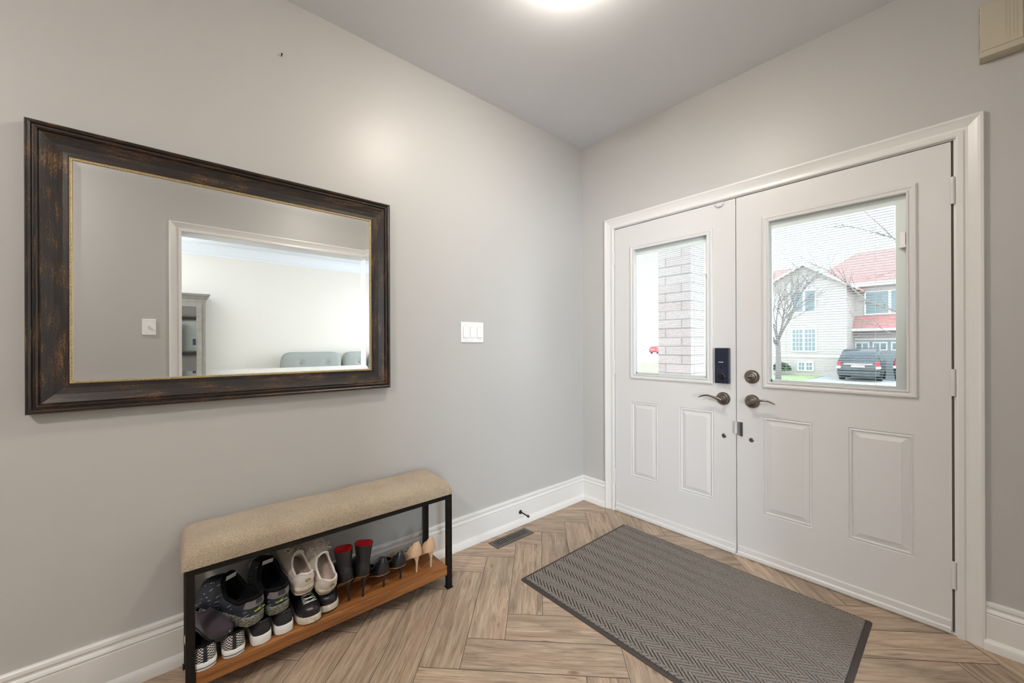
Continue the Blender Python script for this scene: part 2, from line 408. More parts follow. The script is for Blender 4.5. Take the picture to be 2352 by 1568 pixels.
w2=struct('window_2',wn,M['trim'],'white living room side window beyond the armoire','window')
wg=MB(); wg.box(FARX+.068,FARX+.074,FY0+.05,FY1-.05,FZ0+.05,FZ1-.05); part('window_pane',wg,M['glass'],w2)
# crown moulding in living room
def crown(name,label,a,b,nrm):
    a=Vector((*a,H)); b=Vector((*b,H)); nrm=Vector((*nrm,0)); mb=MB()
    P=[(0,0),(.115,0),(.115,-.012),(.095,-.022),(.07,-.05),(.05,-.085),(.028,-.118),(.012,-.132),(.012,-.155),(0,-.155)]
    mb.loft([[a+nrm*d+Vector((0,0,z)) for d,z in P],[b+nrm*d+Vector((0,0,z)) for d,z in P]]); return struct(name,mb,M['crown'],label,'moulding',smooth=True,auto=30)
crown('trim_3','white crown moulding along the living room far wall',(FARX,LY0),(FARX,LY1),(-1,0))
crown('trim_4','white crown moulding above the living room window',(WX+WT+.01,LY1),(FARX-.11,LY1),(0,-1))
# baseboards
baseboard('baseboard_left','tall white stepped baseboard under the mirror wall',(0,BACK),(0,0),(1,0),0,-1)
baseboard('baseboard_front','short white baseboard between the corner and the door trim',(0,0),(.2225,0),(0,-1),1,0)
baseboard('baseboard_front_right','white baseboard right of the entrance doors',(2.0395,0),(WX,0),(0,-1),0,-1)
baseboard('baseboard_right','white baseboard between the opening and the front wall',(WX,OY1+.08),(WX,0),(-1,0),0,-1)
baseboard('baseboard_right_rear','white baseboard on the right wall behind the camera',(WX,BACK),(WX,OY0-.08),(-1,0),0,0)
# casings
def jamb1(mb):
    mb.box(DX0-.02,DX0,0,.15,0,DZ+.02); mb.box(DX1,DX1+.02,0,.15,0,DZ+.02); mb.box(DX0,DX1,0,.15,DZ,DZ+.02)
    mb.box(DX0,DX0+.012,.05,.15,0,DZ); mb.box(DX1-.012,DX1,.05,.15,0,DZ); mb.box(DX0,DX1,.05,.15,DZ-.012,DZ)
    mb.box(DX0-.035,DX0,.15,.285,0,DZ+.03); mb.box(DX1,DX1+.035,.15,.285,0,DZ+.03); mb.box(DX0,DX1,.15,.285,DZ,DZ+.03)
casing(DX0,DX1+.006,DZ+.004,lambda s,z,d:(s,-d,z),'trim_1','white moulded casing around the double entrance doors',jamb1)
def jamb2(mb):
    mb.box(WX-.001,WX+WT+.008,OY0-.015,OY0,0,OZ+.015); mb.box(WX-.001,WX+WT+.008,OY1,OY1+.015,0,OZ+.015); mb.box(WX-.001,WX+WT+.008,OY0,OY1,OZ,OZ+.015)
casing(OY0,OY1,OZ,lambda s,z,d:(WX-d,s,z),'trim_2','white moulded casing of the living room opening, seen in the mirror',jamb2)
th=MB(); th.box(DX0,DX1,.0,.28,-.02,.008); struct('trim_5',th,M['trim'],'white painted threshold under the entrance doors','threshold')

# ------------------------------------------------------------------ doors
def rect_ring(mb,rect,steps,y0,sgn=-1,fill=True,mat=0):
    x0,x1,z0,z1=rect; R=[]
    for ins,d in steps:
        y=y0+sgn*d; R.append([(x0+ins,y,z0+ins),(x1-ins,y,z0+ins),(x1-ins,y,z1-ins),(x0+ins,y,z1-ins)])
    mb.loft(R,True,False,fill,mat)
def make_door(name,label,x0,x1,panels,lite,inner,visx,hx,hinge_side):
    z0,z1=.012,DZ-.004; YF,YB=.002,.046
    mb=MB(); xs=sorted({x0,x1,*[v for p in panels for v in p[:2]],*lite[:2]}); zs=sorted({z0,z1,*[v for p in panels for v in p[2:]],*lite[2:]})
    for i in range(len(xs)-1):
        for j in range(len(zs)-1):
            cx,cz=(xs[i]+xs[i+1])/2,(zs[j]+zs[j+1])/2
            inl=lite[0]<cx<lite[1] and lite[2]<cz<lite[3]
            inp=any(p[0]<cx<p[1] and p[2]<cz<p[3] for p in panels)
            if not inl: mb.quad((xs[i],YB,zs[j]),(xs[i+1],YB,zs[j]),(xs[i+1],YB,zs[j+1]),(xs[i],YB,zs[j+1]))
            if not inl and not inp: mb.quad((xs[i],YF,zs[j]),(xs[i+1],YF,zs[j]),(xs[i+1],YF,zs[j+1]),(xs[i],YF,zs[j+1]))
    for a,b in (((x0,z0),(x1,z0)),((x1,z0),(x1,z1)),((x1,z1),(x0,z1)),((x0,z1),(x0,z0))):
        mb.quad((a[0],YF,a[1]),(b[0],YF,b[1]),(b[0],YB,b[1]),(a[0],YB,a[1]))
    for p in panels: rect_ring(mb,p,[(0,0),(.003,-.0045),(.008,-.001),(.012,-.0005),(.016,-.008),(.040,-.0015),(.041,-.0005)],YF)
    for s in (0,1):
        xx=lite[s]; mb.quad((xx,YF,lite[2]),(xx,YB,lite[2]),(xx,YB,lite[3]),(xx,YF,lite[3]))
        zz=lite[2+s]; mb.quad((lite[0],YF,zz),(lite[1],YF,zz),(lite[1],YB,zz),(lite[0],YB,zz))
    d=part(name,mb,M['door']); tag(d,label,'door',None,'structure')
    # lite frame (raised moulding both sides)
    fr=MB(); ix0,ix1,iz0,iz1=inner
    P=[(0,0),(.003,.006),(.008,.011),(.016,.012),(.022,.008),(min(ix0-lite[0],.03),.006)]
    wx=ix0-lite[0]; 
    rect_ring(fr,(lite[0]-.006,lite[1]+.006,lite[2]-.006,lite[3]+.006),[(0,-.001),(.001,.007),(.006,.011),(.014,.0115),(.02,.0085),(.025,.0085),(.029,.012),(.0345,.0115),(.036,.004),(.036,-.03)],YF,fill=False)
    part('lite_frame',fr,M['door'],d)
    # glass + blind cassette
    cs=MB(); L0,L1,Z0,Z1=lite[0]+.03,lite[1]-.03,lite[2]+.03,lite[3]-.03
    g=MB(); g.box(L0-.02,L1+.02,.017,.0195,Z0-.02,Z1+.02); g.box(L0-.02,L1+.02,.038,.0405,Z0-.02,Z1+.02); part('glass',g,M['glass'],d)
    hz=Z1-.036
    cs.box(L0,L1,.020,.037,hz,Z1); cs.box(visx,L1,.020,.037,Z0,hz); cs.box(L0,L0+.006,.020,.037,Z0,hz); cs.box(L0,visx,.020,.037,Z0,Z0+.012)
    part('blind_headrail',cs,M['white_pl'],d)
    sl=MB(); z=Z0+.018; k=0
    while z<hz-.006:
        a=.0060; b=.0011
        sl.add([(L0+.008,.0285-a,z+b),(visx-.003,.0285-a,z+b),(visx-.003,.0285,z+.0008),(L0+.008,.0285,z+.0008),(L0+.008,.0285+a,z-b),(visx-.003,.0285+a,z-b)],[(0,1,2,3),(3,2,5,4)])
        z+=.0125
    for fx in (.14,.86):
        xx=L0+(visx-L0)*fx; sl.box(xx-.0006,xx+.0006,.0278,.029,Z0+.01,hz)
    s=part('blind_slats',sl,M['slat'],d)
    # slider control
    sc=MB(); cx=(visx+L1)/2+(.008 if x0>.8 else .000); zc=1.685
    sc.box(cx-.010,cx+.008,-.006,.018,zc-.030,zc+.034); sc.box(cx-.013,cx+.010,-.010,.012,zc-.036,zc-.024); part('blind_slider',sc,M['white_pl'],d,bevel=.002)
    # bottom sweep
    sw=MB(); sw.loft([[ (x,YF,.008),(x,YF-.012,.008),(x,YF-.012,.024),(x,YF-.006,.030),(x,YF-.006,.054),(x,YF-.003,.060),(x,YF,.060)] for x in (x0+.004,x1-.004)])
    swo=part('door_sweep',sw,M['door'],d)
    for i in range(4):
        q=MB(); q.lathe([(.004,-.0095),(.0035,-.011),(0.001,-.0115)],(x0+.04+(x1-x0-.08)*i/3,0,.042),'y',10); part('screw',q,M['screw'],swo)
    # hinges
    for zc in (1.86,1.057,.252):
        q=MB(); q.lathe([(.007,-.056),(.0075,-.05),(.0075,.05),(.007,.056)],(hx,-.006,zc),'z',14)
        q.box(hx-.002,hx+.012,-.003,.0015,zc-.054,zc+.054) if hinge_side>0 else q.box(hx-.012,hx+.002,-.003,.0015,zc-.054,zc+.054)
        part('hinge',q,M['door'],d,smooth=True,auto=40)
    return d
d1=make_door('door_1','narrower-looking left white entrance door with half-height blind window and black smart lock',.303,1.1225,
  [(.434,.640,.280,.817),(.786,.997,.280,.817)],(.436,.992,.984,1.918),(.455,.97,1.005,1.9),.945,.299,-1)
d2=make_door('door_2','right white entrance door with blind window, deadbolt and lever, house visible outside',1.1265,1.9555,
  [(1.258,1.482,.277,.817),(1.622,1.846,.277,.817)],(1.264,1.852,.984,1.920),(1.29,1.825,1.005,1.9),1.787,1.9605,1)
for dd,xa,xb_ in ((d1,.2992,.3029),(d2,1.9556,1.9628)):  # dark strips added in the side gaps to block outdoor light leaking in
    q=MB(); q.box(xa,xb_,.012,.047,.01,2.068); part('gap_light_block',q,pm('weatherstrip brown',(.16,.14,.12),.8),dd)
q=MB(); q.box(1.1226,1.1264,.014,.046,.01,2.066); part('gap_light_block',q,pm('gap light block dark',(.07,.06,.055),.8),d2)  # added dark strip blocking light between the two doors
# astragal strip
a=MB(); a.box(1.1245,1.1365,.047,.056,.01,2.06); part('astragal',a,M['door'],d2)
def rose(x,z,r,par,name='rose'):
    q=MB(); q.lathe([(r,.002),(r,-.004),(r*.9,-.008),(r*.84,-.008),(r*.80,-.012),(r*.62,-.014),(r*.56,-.013),(r*.5,-.018),(r*.30,-.021)],(x,0,z),'y',36)
    return part(name,q,M['pewter'],par,smooth=True,auto=35)
def lever(x,z,s,par):
    h=rose(x,z,.038,par,'lever_handle')
    q=MB(); q.tube([(x,-.015,z),(x,-.03,z),(x,-.048,z)],[.012,.011,.0135],18)
    pts=[(x+s*t,-.05-.004*sin(t*20),z+dz) for t,dz in ((-.012,-.006),(0,-.001),(.014,.003),(.03,.008),(.05,.014),(.07,.017),(.09,.015),(.105,.010),(.117,.004),(.124,.001))]
    q.tube(pts,[.006,.011,.010,.0075,.006,.0055,.005,.0045,.004,.0025],10)
    part('lever',q,M['pewter'],h,smooth=True)
    return h
lever(1.055,.899,-1,d1); lever(1.208,.898,1,d2)
db=rose(1.207,1.037,.038,d2,'deadbolt')
q=MB(); q.tube([(1.207,-.018,1.037),(1.207,-.03,1.037)],.009,14); q.box(1.190,1.224,-.036,-.028,1.031,1.043); part('thumb_turn',q,M['pewter'],db,bevel=.003)
# smart lock
q=MB(); q.box(1.014,1.0935,-.024,.002,.990,1.199); lk=part('smart_lock',q,[M['lockblk']],d1,bevel=.004); lk['label']='black rectangular smart lock body'
q=MB(); q.box(1.0932,1.0945,-.021,.0,.994,1.195); part('lock_side',q,M['lockside'],lk)
for z in (1.148,1.086):
    q=MB(); q.lathe([(.0055,-.0235),(.0055,-.0255),(.004,-.026)],(1.05,0,z),'y',16); part('lock_button',q,pm('button black',(.004,.004,.006),.3),lk,smooth=True,auto=30)
q=MB(); q.lathe([(.019,-.0235),(.018,-.027),(.015,-.028)],(1.055,0,1.032),'y',24); q.box(1.050,1.060,-.040,-.027,1.017,1.047); part('thumb_turn',q,pm('turn black',(.006,.006,.01),.25),lk,bevel=.002)
def text_mesh(s,size,mat,name,parent,M4,extr=.0003):
    cu=bpy.data.curves.new('txt','FONT'); cu.body=s; cu.size=size; cu.extrude=extr; cu.align_x='CENTER'; cu.align_y='CENTER'
    o=bpy.data.objects.new('txt',cu); COL.objects.link(o); dg=bpy.context.evaluated_depsgraph_get()
    me=bpy.data.meshes.new_from_object(o.evaluated_get(dg)); me.transform(M4); COL.objects.unlink(o); bpy.data.objects.remove(o)
    me.materials.clear(); me.materials.append(mat); n=bpy.data.objects.new(name,me); COL.objects.link(n); n.parent=parent; return n
RY=Matrix.Rotation(pi/2,4,'X')
text_mesh('WEISER',.0085,M['white_pl'],'lettering',lk,Matrix.Translation((1.050,-.0245,1.115))@RY)
# small key holes
for x,dd in ((1.058,d1),(1.204,d2)):
    q=MB(); q.lathe([(.0125,.001),(.0125,-.003),(.009,-.005),(.008,-.003),(.002,-.004)],(x,0,.680),'y',20); part('key_cylinder',q,M['pewter'],dd,smooth=True,auto=35)
# latch between doors
q=MB(); q.tube([(1.1245,-.009,.705),(1.1245,-.009,.775)],.0085,14); lt=part('night_latch',q,pm('latch grey',(.62,.65,.68),.3,metal=.3),d2,smooth=True,auto=40)
q=MB(); q.box(1.136,1.145,-.010,.002,.700,.774); q.box(1.130,1.137,-.006,.002,.703,.772); part('latch_plate',q,M['chrome'],lt)
q=MB(); q.box(1.1495,1.1575,-.013,.002,.694,.772); part('latch_strip',q,M['rubber'],lt)
q=MB(); q.box(1.012,1.062,-.007,.002,2.048,2.066); q.box(1.022,1.052,-.012,-.006,2.040,2.060); part('door_catch',q,M['door'],d1,bevel=.002)

# ------------------------------------------------------------------ wall mirror
MY0,MY1,MZ0,MZ1=-2.824,-1.614,1.0025,1.9505
mt=thing('wall_mirror','large rectangular mirror in a wide distressed dark bronze frame on the grey wall','mirror',(0.002,(MY0+MY1)/2,MZ0))
L0=mt.location
FP=[(0,0),(0,.032),(.003,.039),(.009,.042),(.014,.038),(.016,.033),(.019,.033),(.021,.038),(.025,.040),(.028,.037),(.030,.032),(.034,.0335),(.045,.029),(.06,.024),(.08,.021),(.0915,.0215),(.093,.0195)]
def ring_frame(prof,rect,mats,name,par,loc):
    y0,y1,z0,z1=rect; mb=MB()
    path_loft(mb,prof,[((y0,z0),(1,1)),((y1,z0),(-1,1)),((y1,z1),(-1,-1)),((y0,z1),(1,-1))],lambda s,z,d:(.002+d,s,z),True)
    return part(name,off(mb,loc),mats,par,smooth=True,auto=22)
ring_frame(FP,(MY0,MY1,MZ0,MZ1),M['frame'],'frame',mt,L0)
r=(MY0+.093,MY1-.093,MZ0+.093,MZ1-.093)
ring_frame([(0,0),(0,.0205),(.002,.0225),(.004,.0205),(.005,.0215),(.0075,.0215),(.009,.0165),(.009,.0)],r,M['gilt'],'gilt_lip',mt,L0)
y0,y1,z0,z1=r[0]+.007,r[1]-.007,r[2]+.007,r[3]-.007; bw=.021; x=.0145
gm=MB(); gm.quad((x,y0+bw,z0+bw),(x,y1-bw,z0+bw),(x,y1-bw,z1-bw),(x,y0+bw,z1-bw)); xb=x+bw*math.tan(radians(2.2))
o_=[(xb,y0,z0),(xb,y1,z0),(xb,y1,z1),(xb,y0,z1)]; i_=[(x,y0+bw,z0+bw),(x,y1-bw,z0+bw),(x,y1-bw,z1-bw),(x,y0+bw,z1-bw)]
for k in range(4): gm.quad(o_[k],o_[(k+1)%4],i_[(k+1)%4],i_[k])
gm.quad((.004,y0,z0),(.004,y1,z0),(.004,y1,z1),(.004,y0,z1))
for k in range(4):
    a_,b_=o_[k],o_[(k+1)%4]; gm.quad(a_,b_,(.004,b_[1],b_[2]),(.004,a_[1],a_[2]))
part('mirror_glass',off(gm,L0),M['mirror'],mt)

# ------------------------------------------------------------------ switches
def switchplate(name,label,org,R,w,h,kind):
    t=thing(name,label,'light switch',org,R)   # local: x along wall, y out (-y toward room), z up
    q=MB(); q.box(-w/2,w/2,-.006,-.0005,-h/2,h/2); part('plate',q,M['white_pl'],t,bevel=.002)
    if kind=='rocker':
        for i,xx in enumerate((-w/3.3,0,w/3.3)):
            fr_=MB(); fr_.box(xx-.0175,xx+.0175,-.0068,-.005,-.034,.034); part('rocker_frame',fr_,pm('rocker gap',(.45,.45,.45),.6),t)
            q=MB(); tl=.0035 if i!=1 else -.0015
            q.loft([[(xx-.0160,-.006,z),(xx+.0160,-.006,z),(xx+.0160,y,z),(xx-.0160,y,z)] for z,y in ((-.0325,-.0075-max(tl,0)),(0,-.009),(.0325,-.0075-max(-tl,0)-.0008))]); part('rocker',q,M['white_pl'],t,bevel=.0008)
        for xx in (-w/3.3,0,w/3.3):
            for zz in (-.047,.047):
                q=MB(); q.lathe([(.0028,-.0055),(.0026,-.0068),(.001,-.007)],(xx,0,zz),'y',10); part('screw',q,M['screw'],t)
    else:
        q=MB(); q.box(-.006,.006,-.009,-.005,-.013,.013); part('toggle_collar',q,M['white_pl'],t)
        q=MB(); q.loft([[(-.004,-.008,-.004),(.004,-.008,-.004),(.004,-.008,.006),(-.004,-.008,.006)],[(-.003,-.022,.006),(.003,-.022,.006),(.003,-.022,.012),(-.003,-.022,.012)]]); part('toggle',q,M['white_pl'],t,bevel=.001)
    return t
switchplate('light_switch','white triple rocker switch plate on the mirror wall, right of the mirror',(0,-1.0725,1.300),(0,0,pi/2),.166,.124,'rocker')
switchplate('light_switch','small white single toggle switch seen in the mirror beside the opening',(WX,-2.6075,1.371),(0,0,-pi/2),.080,.124,'toggle')
# nail
q=MB(); q.tube([(0,0,0),(.012,0,.003)],.002,8); q.tube([(.012,0,.003),(.0135,0,.0034)],.004,10)
c0=thing('wall_nail','tiny nail stuck high in the grey wall above the mirror','nail',(0,-2.1,2.51))
part('nail_shank',q,M['dark'],c0)

# ------------------------------------------------------------------ bench
BX0,BX1,BY0,BY1=.030,.294,-2.440,-1.406
bt=thing('shoe_bench','black metal bench with beige woven cushion and brown wood shoe shelf by the wall','bench',((BX0+BX1)/2,(BY0+BY1)/2,0)); L0=bt.location; lw=.0255
for (x,y) in ((BX0,BY0),(BX1-lw,BY0),(BX0,BY1-lw),(BX1-lw,BY1-lw)):
    q=MB(); q.box(x,x+lw,y,y+lw,.005,.4505); l=part('leg',off(q,L0),M['black_metal'],bt,bevel=.0015)
    q=MB(); q.box(x-.004,x+lw+.004,y-.004,y+lw+.004,0,.006); part('foot_pad',off(q,L0),M['black_metal'],l,bevel=.0015)
q=MB()
for z0,z1 in ((.4505,.4725),):
    q.box(BX0,BX1,BY0,BY0+lw,z0,z1); q.box(BX0,BX1,BY1-lw,BY1,z0,z1); q.box(BX0,BX0+lw,BY0+lw,BY1-lw,z0,z1); q.box(BX1-lw,BX1,BY0+lw,BY1-lw,z0,z1)
part('seat_frame',off(q,L0),M['black_metal'],bt,bevel=.0015)
q=MB(); q.box(BX0+.004,BX1-.003,BY0+lw+.001,BY1-lw-.001,.069,.1165); part('shelf',off(q,L0),M['shelf'],bt,bevel=.003)
for y in (BY0+.005,BY1-lw+.003):
    q=MB(); q.box(BX0+lw,BX1-lw,y,y+.018,.072,.09); part('shelf_bracket',off(q,L0),M['black_metal'],bt)
# cushion: superellipse slab with worn dips
q=MB(); nx,ny=22,80; cx0,cx1,cy0,cy1=BX0-.006,BX1+.006,BY0-.010,BY1-.004; zb,zt=.4725,.552
def ctop(x,y):
    u=(x-cx0)/(cx1-cx0)*2-1; v=(y-cy0)/(cy1-cy0)*2-1
    e=max(0,1-abs(u)**5.5)**.42*max(0,1-abs(v)**26)**.36
    z=.492+(zt-.492)*e
    z+=-.0045*math.exp(-((v-.05)/.12)**2)*(e)+.003*sin(9*v+2*u)*e*.6-.004*math.exp(-((y+1.74+.25*(x-.15))/.012)**2)*e
    return z
rows=[]
for i in range(nx+1):
    u=-cos(pi*i/nx); x=cx0+(cx1-cx0)*(u+1)/2; row=[]
    for j in range(ny+1):
        v=-cos(pi*j/ny); y=cy0+(cy1-cy0)*(v+1)/2; row.append((x,y,ctop(x,y)))
    rows.append(row)
vs=[p for r_ in rows for p in r_]; n1=ny+1
q.add(vs,[(i*n1+j,(i+1)*n1+j,(i+1)*n1+j+1,i*n1+j+1) for i in range(nx) for j in range(ny)])
edge=[(i,0) for i in range(nx)]+[(nx,j) for j in range(ny)]+[(i,ny) for i in range(nx,0,-1)]+[(0,j) for j in range(ny,0,-1)]
top=[rows[i][j] for i,j in edge]; sag=[]
for k,(x,y,z) in enumerate(top):
    ox=.002 if 0 else 0; sag.append((x,y,zb+.001))
q.loft([top,[(x,y,(z+zb)/2) for x,y,z in top],sag],True,False,True)
part('seat_cushion',off(q,L0),M['cushion'],bt,smooth=True,auto=60)

# ------------------------------------------------------------------ door mat
mx0,mx1,my0,my1=.476,1.726,-1.108,-.160; mz=.010
dm=thing('door_mat','grey-brown herringbone ribbed doormat with dark rubber border before the doors','doormat',((mx0+mx1)/2,(my0+my1)/2,0)); L0=dm.location
q=MB(); B=.022; R=[]
def rr(i,z,c=.008):
    a,b,e,f=mx0+i,mx1-i,my0+i,my1-i; return [(a+c,e,z),(b-c,e,z),(b,e+c,z),(b,f-c,z),(b-c,f,z),(a+c,f,z),(a,f-c,z),(a,e+c,z)]
q.loft([rr(0,0),rr(.0005,.003),rr(.006,.0062),rr(B,.0068)],True,True,True); part('rubber_border',off(q,L0),M['rubber'],dm,smooth=True,auto=40)
q=MB(); q.box(mx0+B,mx1-B,my0+B,my1-B,.0066,.0071); part('mat_base',off(q,L0),M['matbase'],dm)
q=MB()
def pl2(poly):
    poly=[(p[1],my0+(p[0]-my0)*.70) for p in poly]
    n=len(poly); zb_,zt_=.0070,.0122
    c=(sum(p[0] for p in poly)/n,sum(p[1] for p in poly)/n)
    q.loft([[(p[0],p[1],zb_) for p in poly],[(p[0],p[1],zt_-.0008) for p in poly],[(c[0]+(p[0]-c[0])*.96,c[1]+(p[1]-c[1])*.96,zt_) for p in poly]],True,False,True)
herring(q,.017,.085,.4,.9,(my0+(B-.001)/.70,my0+(my1-my0-B+.001)/.70,mx0+B-.001,mx1-B+.001),.0029,-.0012,0,170,pl2)
part('ribbed_pile',off(q,L0),M['matfib'],dm)

# ------------------------------------------------------------------ floor register
fr=thing('floor_register','dark brown metal slotted floor vent beside the baseboard','floor vent',(.1125,-.8525,0)); L0=fr.location
q=MB(); a,b,e,f=.066,.160,-1.004,-.698
def rg(i,z): return [(a+i,e+i,z),(b-i,e+i,z),(b-i,f-i,z),(a+i,f-i,z)]
q.loft([rg(0,0),rg(0,.002),rg(.006,.0055)],True,True,False)
ia,ib,ie,if_=.086,.140,-.982,-.720
# top with slots
ys=[ie]; ns=16; p_=(if_-ie)/ns
q.quad((a+.006,e+.006,.0055),(b-.006,e+.006,.0055),(b-.006,ie,.0055),(a+.006,ie,.0055)); q.quad((a+.006,if_,.0055),(b-.006,if_,.0055),(b-.006,f-.006,.0055),(a+.006,f-.006,.0055))
q.quad((a+.006,ie,.0055),(ia,ie,.0055),(ia,if_,.0055),(a+.006,if_,.0055)); q.quad((ib,ie,.0055),(b-.006,ie,.0055),(b-.006,if_,.0055),(ib,if_,.0055))
for i in range(ns): q.box(ia,ib,ie+p_*i+p_*.30,ie+p_*i+p_*.85,.0025,.0055)
part('grille',off(q,L0),M['reg'],fr)
q=MB(); q.quad((ia-.002,ie-.002,.0026),(ib+.002,ie-.002,.0026),(ib+.002,if_+.002,.0026),(ia-.002,if_+.002,.0026)); part('duct_dark',off(q,L0),M['dark'],fr)
# door stop
ds=thing('door_stop','thin black spring door stop sticking out of the baseboard','door stop',(.015,-.690,.088))
q=MB(); q.lathe([(.013,0),(.013,.004),(.009,.007),(.006,.012)],(0,0,0),'x',20); part('mount',q,M['black_metal'],ds,smooth=True,auto=40)
q=MB(); q.tube([(.01,0,0),(.05,0,-.002),(.072,0,-.004)],.0042,10); part('rod',q,M['black_metal'],ds,smooth=True)
q=MB(); q.lathe([(.005,.070),(.0085,.073),(.0085,.083),(.006,.086)],(0,0,-.004),'x',16); part('rubber_tip',q,M['rubber'],ds,smooth=True,auto=40)
# door chime box
ch=thing('door_chime','beige plastic chime box high on the wall, top right','door chime',(2.085,0,2.35))
q=MB(); X0,X1=-.052,.056
q.loft([[(X0,-.001,z),(X1,-.001,z),(X1,-d,z),(X0,-d,z)] for z,d in ((-.004,.030),(.0,.048),(.018,.052),(.022,.052))]); part('chime_base',q,M['beige_pl'],ch,bevel=.002)
q=MB(); q.box(X0+.001,X1-.001,-.051,-.001,.0225,.205); q.box(X0+.041,X1-.001,-.051,-.001,.205,.36); part('chime_cover',q,M['beige_pl'],ch,bevel=.003)
q=MB()
for i in range(4):
    xx=.012+i*.009; q.box(xx,xx+.0018,-.0517,-.0505,.05-.012*(i%2),.19)
for i in range(7):
    for z in (.045,.155): q.box(X0-.0004,X0+.004,-.046,-.012,z+i*.007,z+i*.007+.0028)
    for z in (.045,.155): q.box(X1-.004,X1+.0004,-.046,-.012,z+i*.007,z+i*.007+.0028)
part('sound_slots',q,M['beige_pl2'],ch)
# ceiling lamp
cl=thing('ceiling_lamp','round flush ceiling lamp glowing warm above the entrance','lamp',(.985,-1.285,H))
q=MB(); q.lathe([(.11,0),(.135,0),(.14,-.012),(.132,-.02)],(0,0,0),'z',40); part('lamp_rim',q,M['lamprim'],cl,smooth=True,auto=40)
q=MB(); q.lathe([(.130*cos(a_),-.018-.06*sin(a_)) for a_ in [i*pi/2/9 for i in range(10)]],(0,0,0),'z',40); part('lamp_glass',q,M['lampglass'],cl,smooth=True)
fill_lamp=thing('ceiling_lamp','unseen fill lamp added on the hall ceiling behind the camera','lamp',(1.9,-3.9,H))  # added fill lamp out of view, brightens the mirror wall and hall
for ch_ in list(cl.children):
    c=ch_.copy(); COL.objects.link(c); c.parent=fill_lamp
    if 'glass' in c.name: c.data=c.data.copy(); c.data.materials[0]=M['lampglass2']

# ------------------------------------------------------------------ shoes
def ctrl(tab,s):
    for i in range(len(tab)-1):
        a,b=tab[i],tab[i+1]
        if s<=b[0]:
            t=(s-a[0])/(b[0]-a[0]); t=t*t*(3-2*t) if len(a)<3 else t
            return a[1]+(b[1]-a[1])*t
    return tab[-1][1]
SNEAK=[(0,.0),(.012,.46),(.05,.70),(.12,.80),(.25,.80),(.40,.79),(.55,.88),(.70,.98),(.80,.98),(.90,.80),(.965,.52),(1,0)]
POINT=[(0,.0),(.01,.42),(.04,.66),(.10,.80),(.22,.80),(.42,.68),(.58,.78),(.70,.90),(.80,.74),(.90,.44),(.97,.18),(1,0)]
N_=44
def lerp(a,b,t): return a+(b-a)*t
class Shoe:
    def __init__(s,L=.27,W=.102,side=1,tab=SNEAK,heel=0,curve=.010):
        s.L,s.W,s.side,s.tab,s.heel,s.curve=L,W,side,tab,heel,curve
    def u(s,k): return (1-cos(2*pi*k/N_))/2
    def yc(s,x): t=x/s.L; return s.side*s.curve*(t*t*1.2-.35*t)
    def zbase(s,x):
        t=min(max(x/(s.L*.70),0),1); e=1-(t*t*(3-2*t)); sp=max(0,(x/s.L-.78)/.22)
        return s.heel*e+.010*sp*sp
    def out(s,k,grow=0):
        a=2*pi*(k%N_)/N_; x=s.L*(1-cos(a))/2; sg=1 if sin(a)>=0 else -1
        hw=ctrl(s.tab,x/s.L)*s.W/2
        return x+(-1 if x<s.L*.5 else 1)*grow*abs(cos(a)), s.yc(x)+sg*(hw+grow*abs(sin(a)))
    def loop(s,k,x0,x1,w,sh=2.3):
        a=2*pi*(k%N_)/N_; c,d=cos(a),sin(a); e=2/sh
        x=(x0+x1)/2-(x1-x0)/2*abs(c)**e*(1 if c>=0 else -1); y=w/2*abs(d)**e*(1 if d>=0 else -1)
        return x,s.yc(x)+y
def sole_mesh(S,t0,t1,flare=.004,mid=None):
    """thickness t0 heel, t1 toe"""
    q=MB(); R=[]
    def th(x): return lerp(t0,t1,min(1,max(0,(x/S.L-.1)/.75)))
    for f,g in ((0,-.003),(.06,flare*.6),(.5,flare),(.93,flare*.7),(1,0.0)):
        r=[]
        for k in range(N_):
            x,y=S.out(k,g); r.append((x,y,S.zbase(x)+th(min(max(x,0),S.L))*f))
        R.append(r)
    q.loft(R); return q,th
def upper_fn(S,th,col,zc,a_toe=.46,w_toe=1.7,bul=.006,heelpow=1.0,w_heel=1.0):
    """col=(x0,x1,w); zc(k)-> collar height"""
    def P(k,t):
        a=2*pi*k/N_; s_=(1-cos(a))/2
        # allow fractional k
        k0=int(math.floor(k)); f=k-k0
        b0,b1=S.out(k0,-.002),S.out(k0+1,-.002); bx,by=lerp(b0[0],b1[0],f),lerp(b0[1],b1[1],f)
        c0,c1=S.loop(k0,*col),S.loop(k0+1,*col); cx,cy=lerp(c0[0],c1[0],f),lerp(c0[1],c1[1],f)
        w=t**lerp(w_heel,w_toe,s_); zz=t**lerp(heelpow,a_toe,s_**.8)
        x=lerp(bx,cx,w); y=lerp(by,cy,w); zb=S.zbase(bx)+th(bx)-.003
        z=lerp(zb,zc(k),zz)
        bb=bul*sin(pi*min(t*1.0,1)); x-=bb*cos(a)*.6; y+=bb*sin(a)
        return (x,y,z)
    return P
def rings_of(P,n=14): return [[P(k,i/n) for k in range(N_)] for i in range(n+1)]
def lining_mesh(P,S,th,depth_z,inset=.004,x1f=.93):
    q=MB(); top=[P(k,1.0) for k in range(N_)]; cx=sum(p[0] for p in top)/N_
    R=[top]
    for f in (.15,.5,.85,1.0):
        r=[]
        for k in range(N_):
            p=top[k]; o=S.out(k,-.012); x=lerp(p[0],min(o[0],S.L*x1f),f*f*.8); y=lerp(p[1],o[1],f*.5)
            zb=S.zbase(x)+depth_z; z=lerp(p[2],zb,f)
            r.append((x+(cx-x)*.06,y*.93+S.yc(x)*.07,z))
        R.append(r)
    q.loft(R,True,False,True); return q
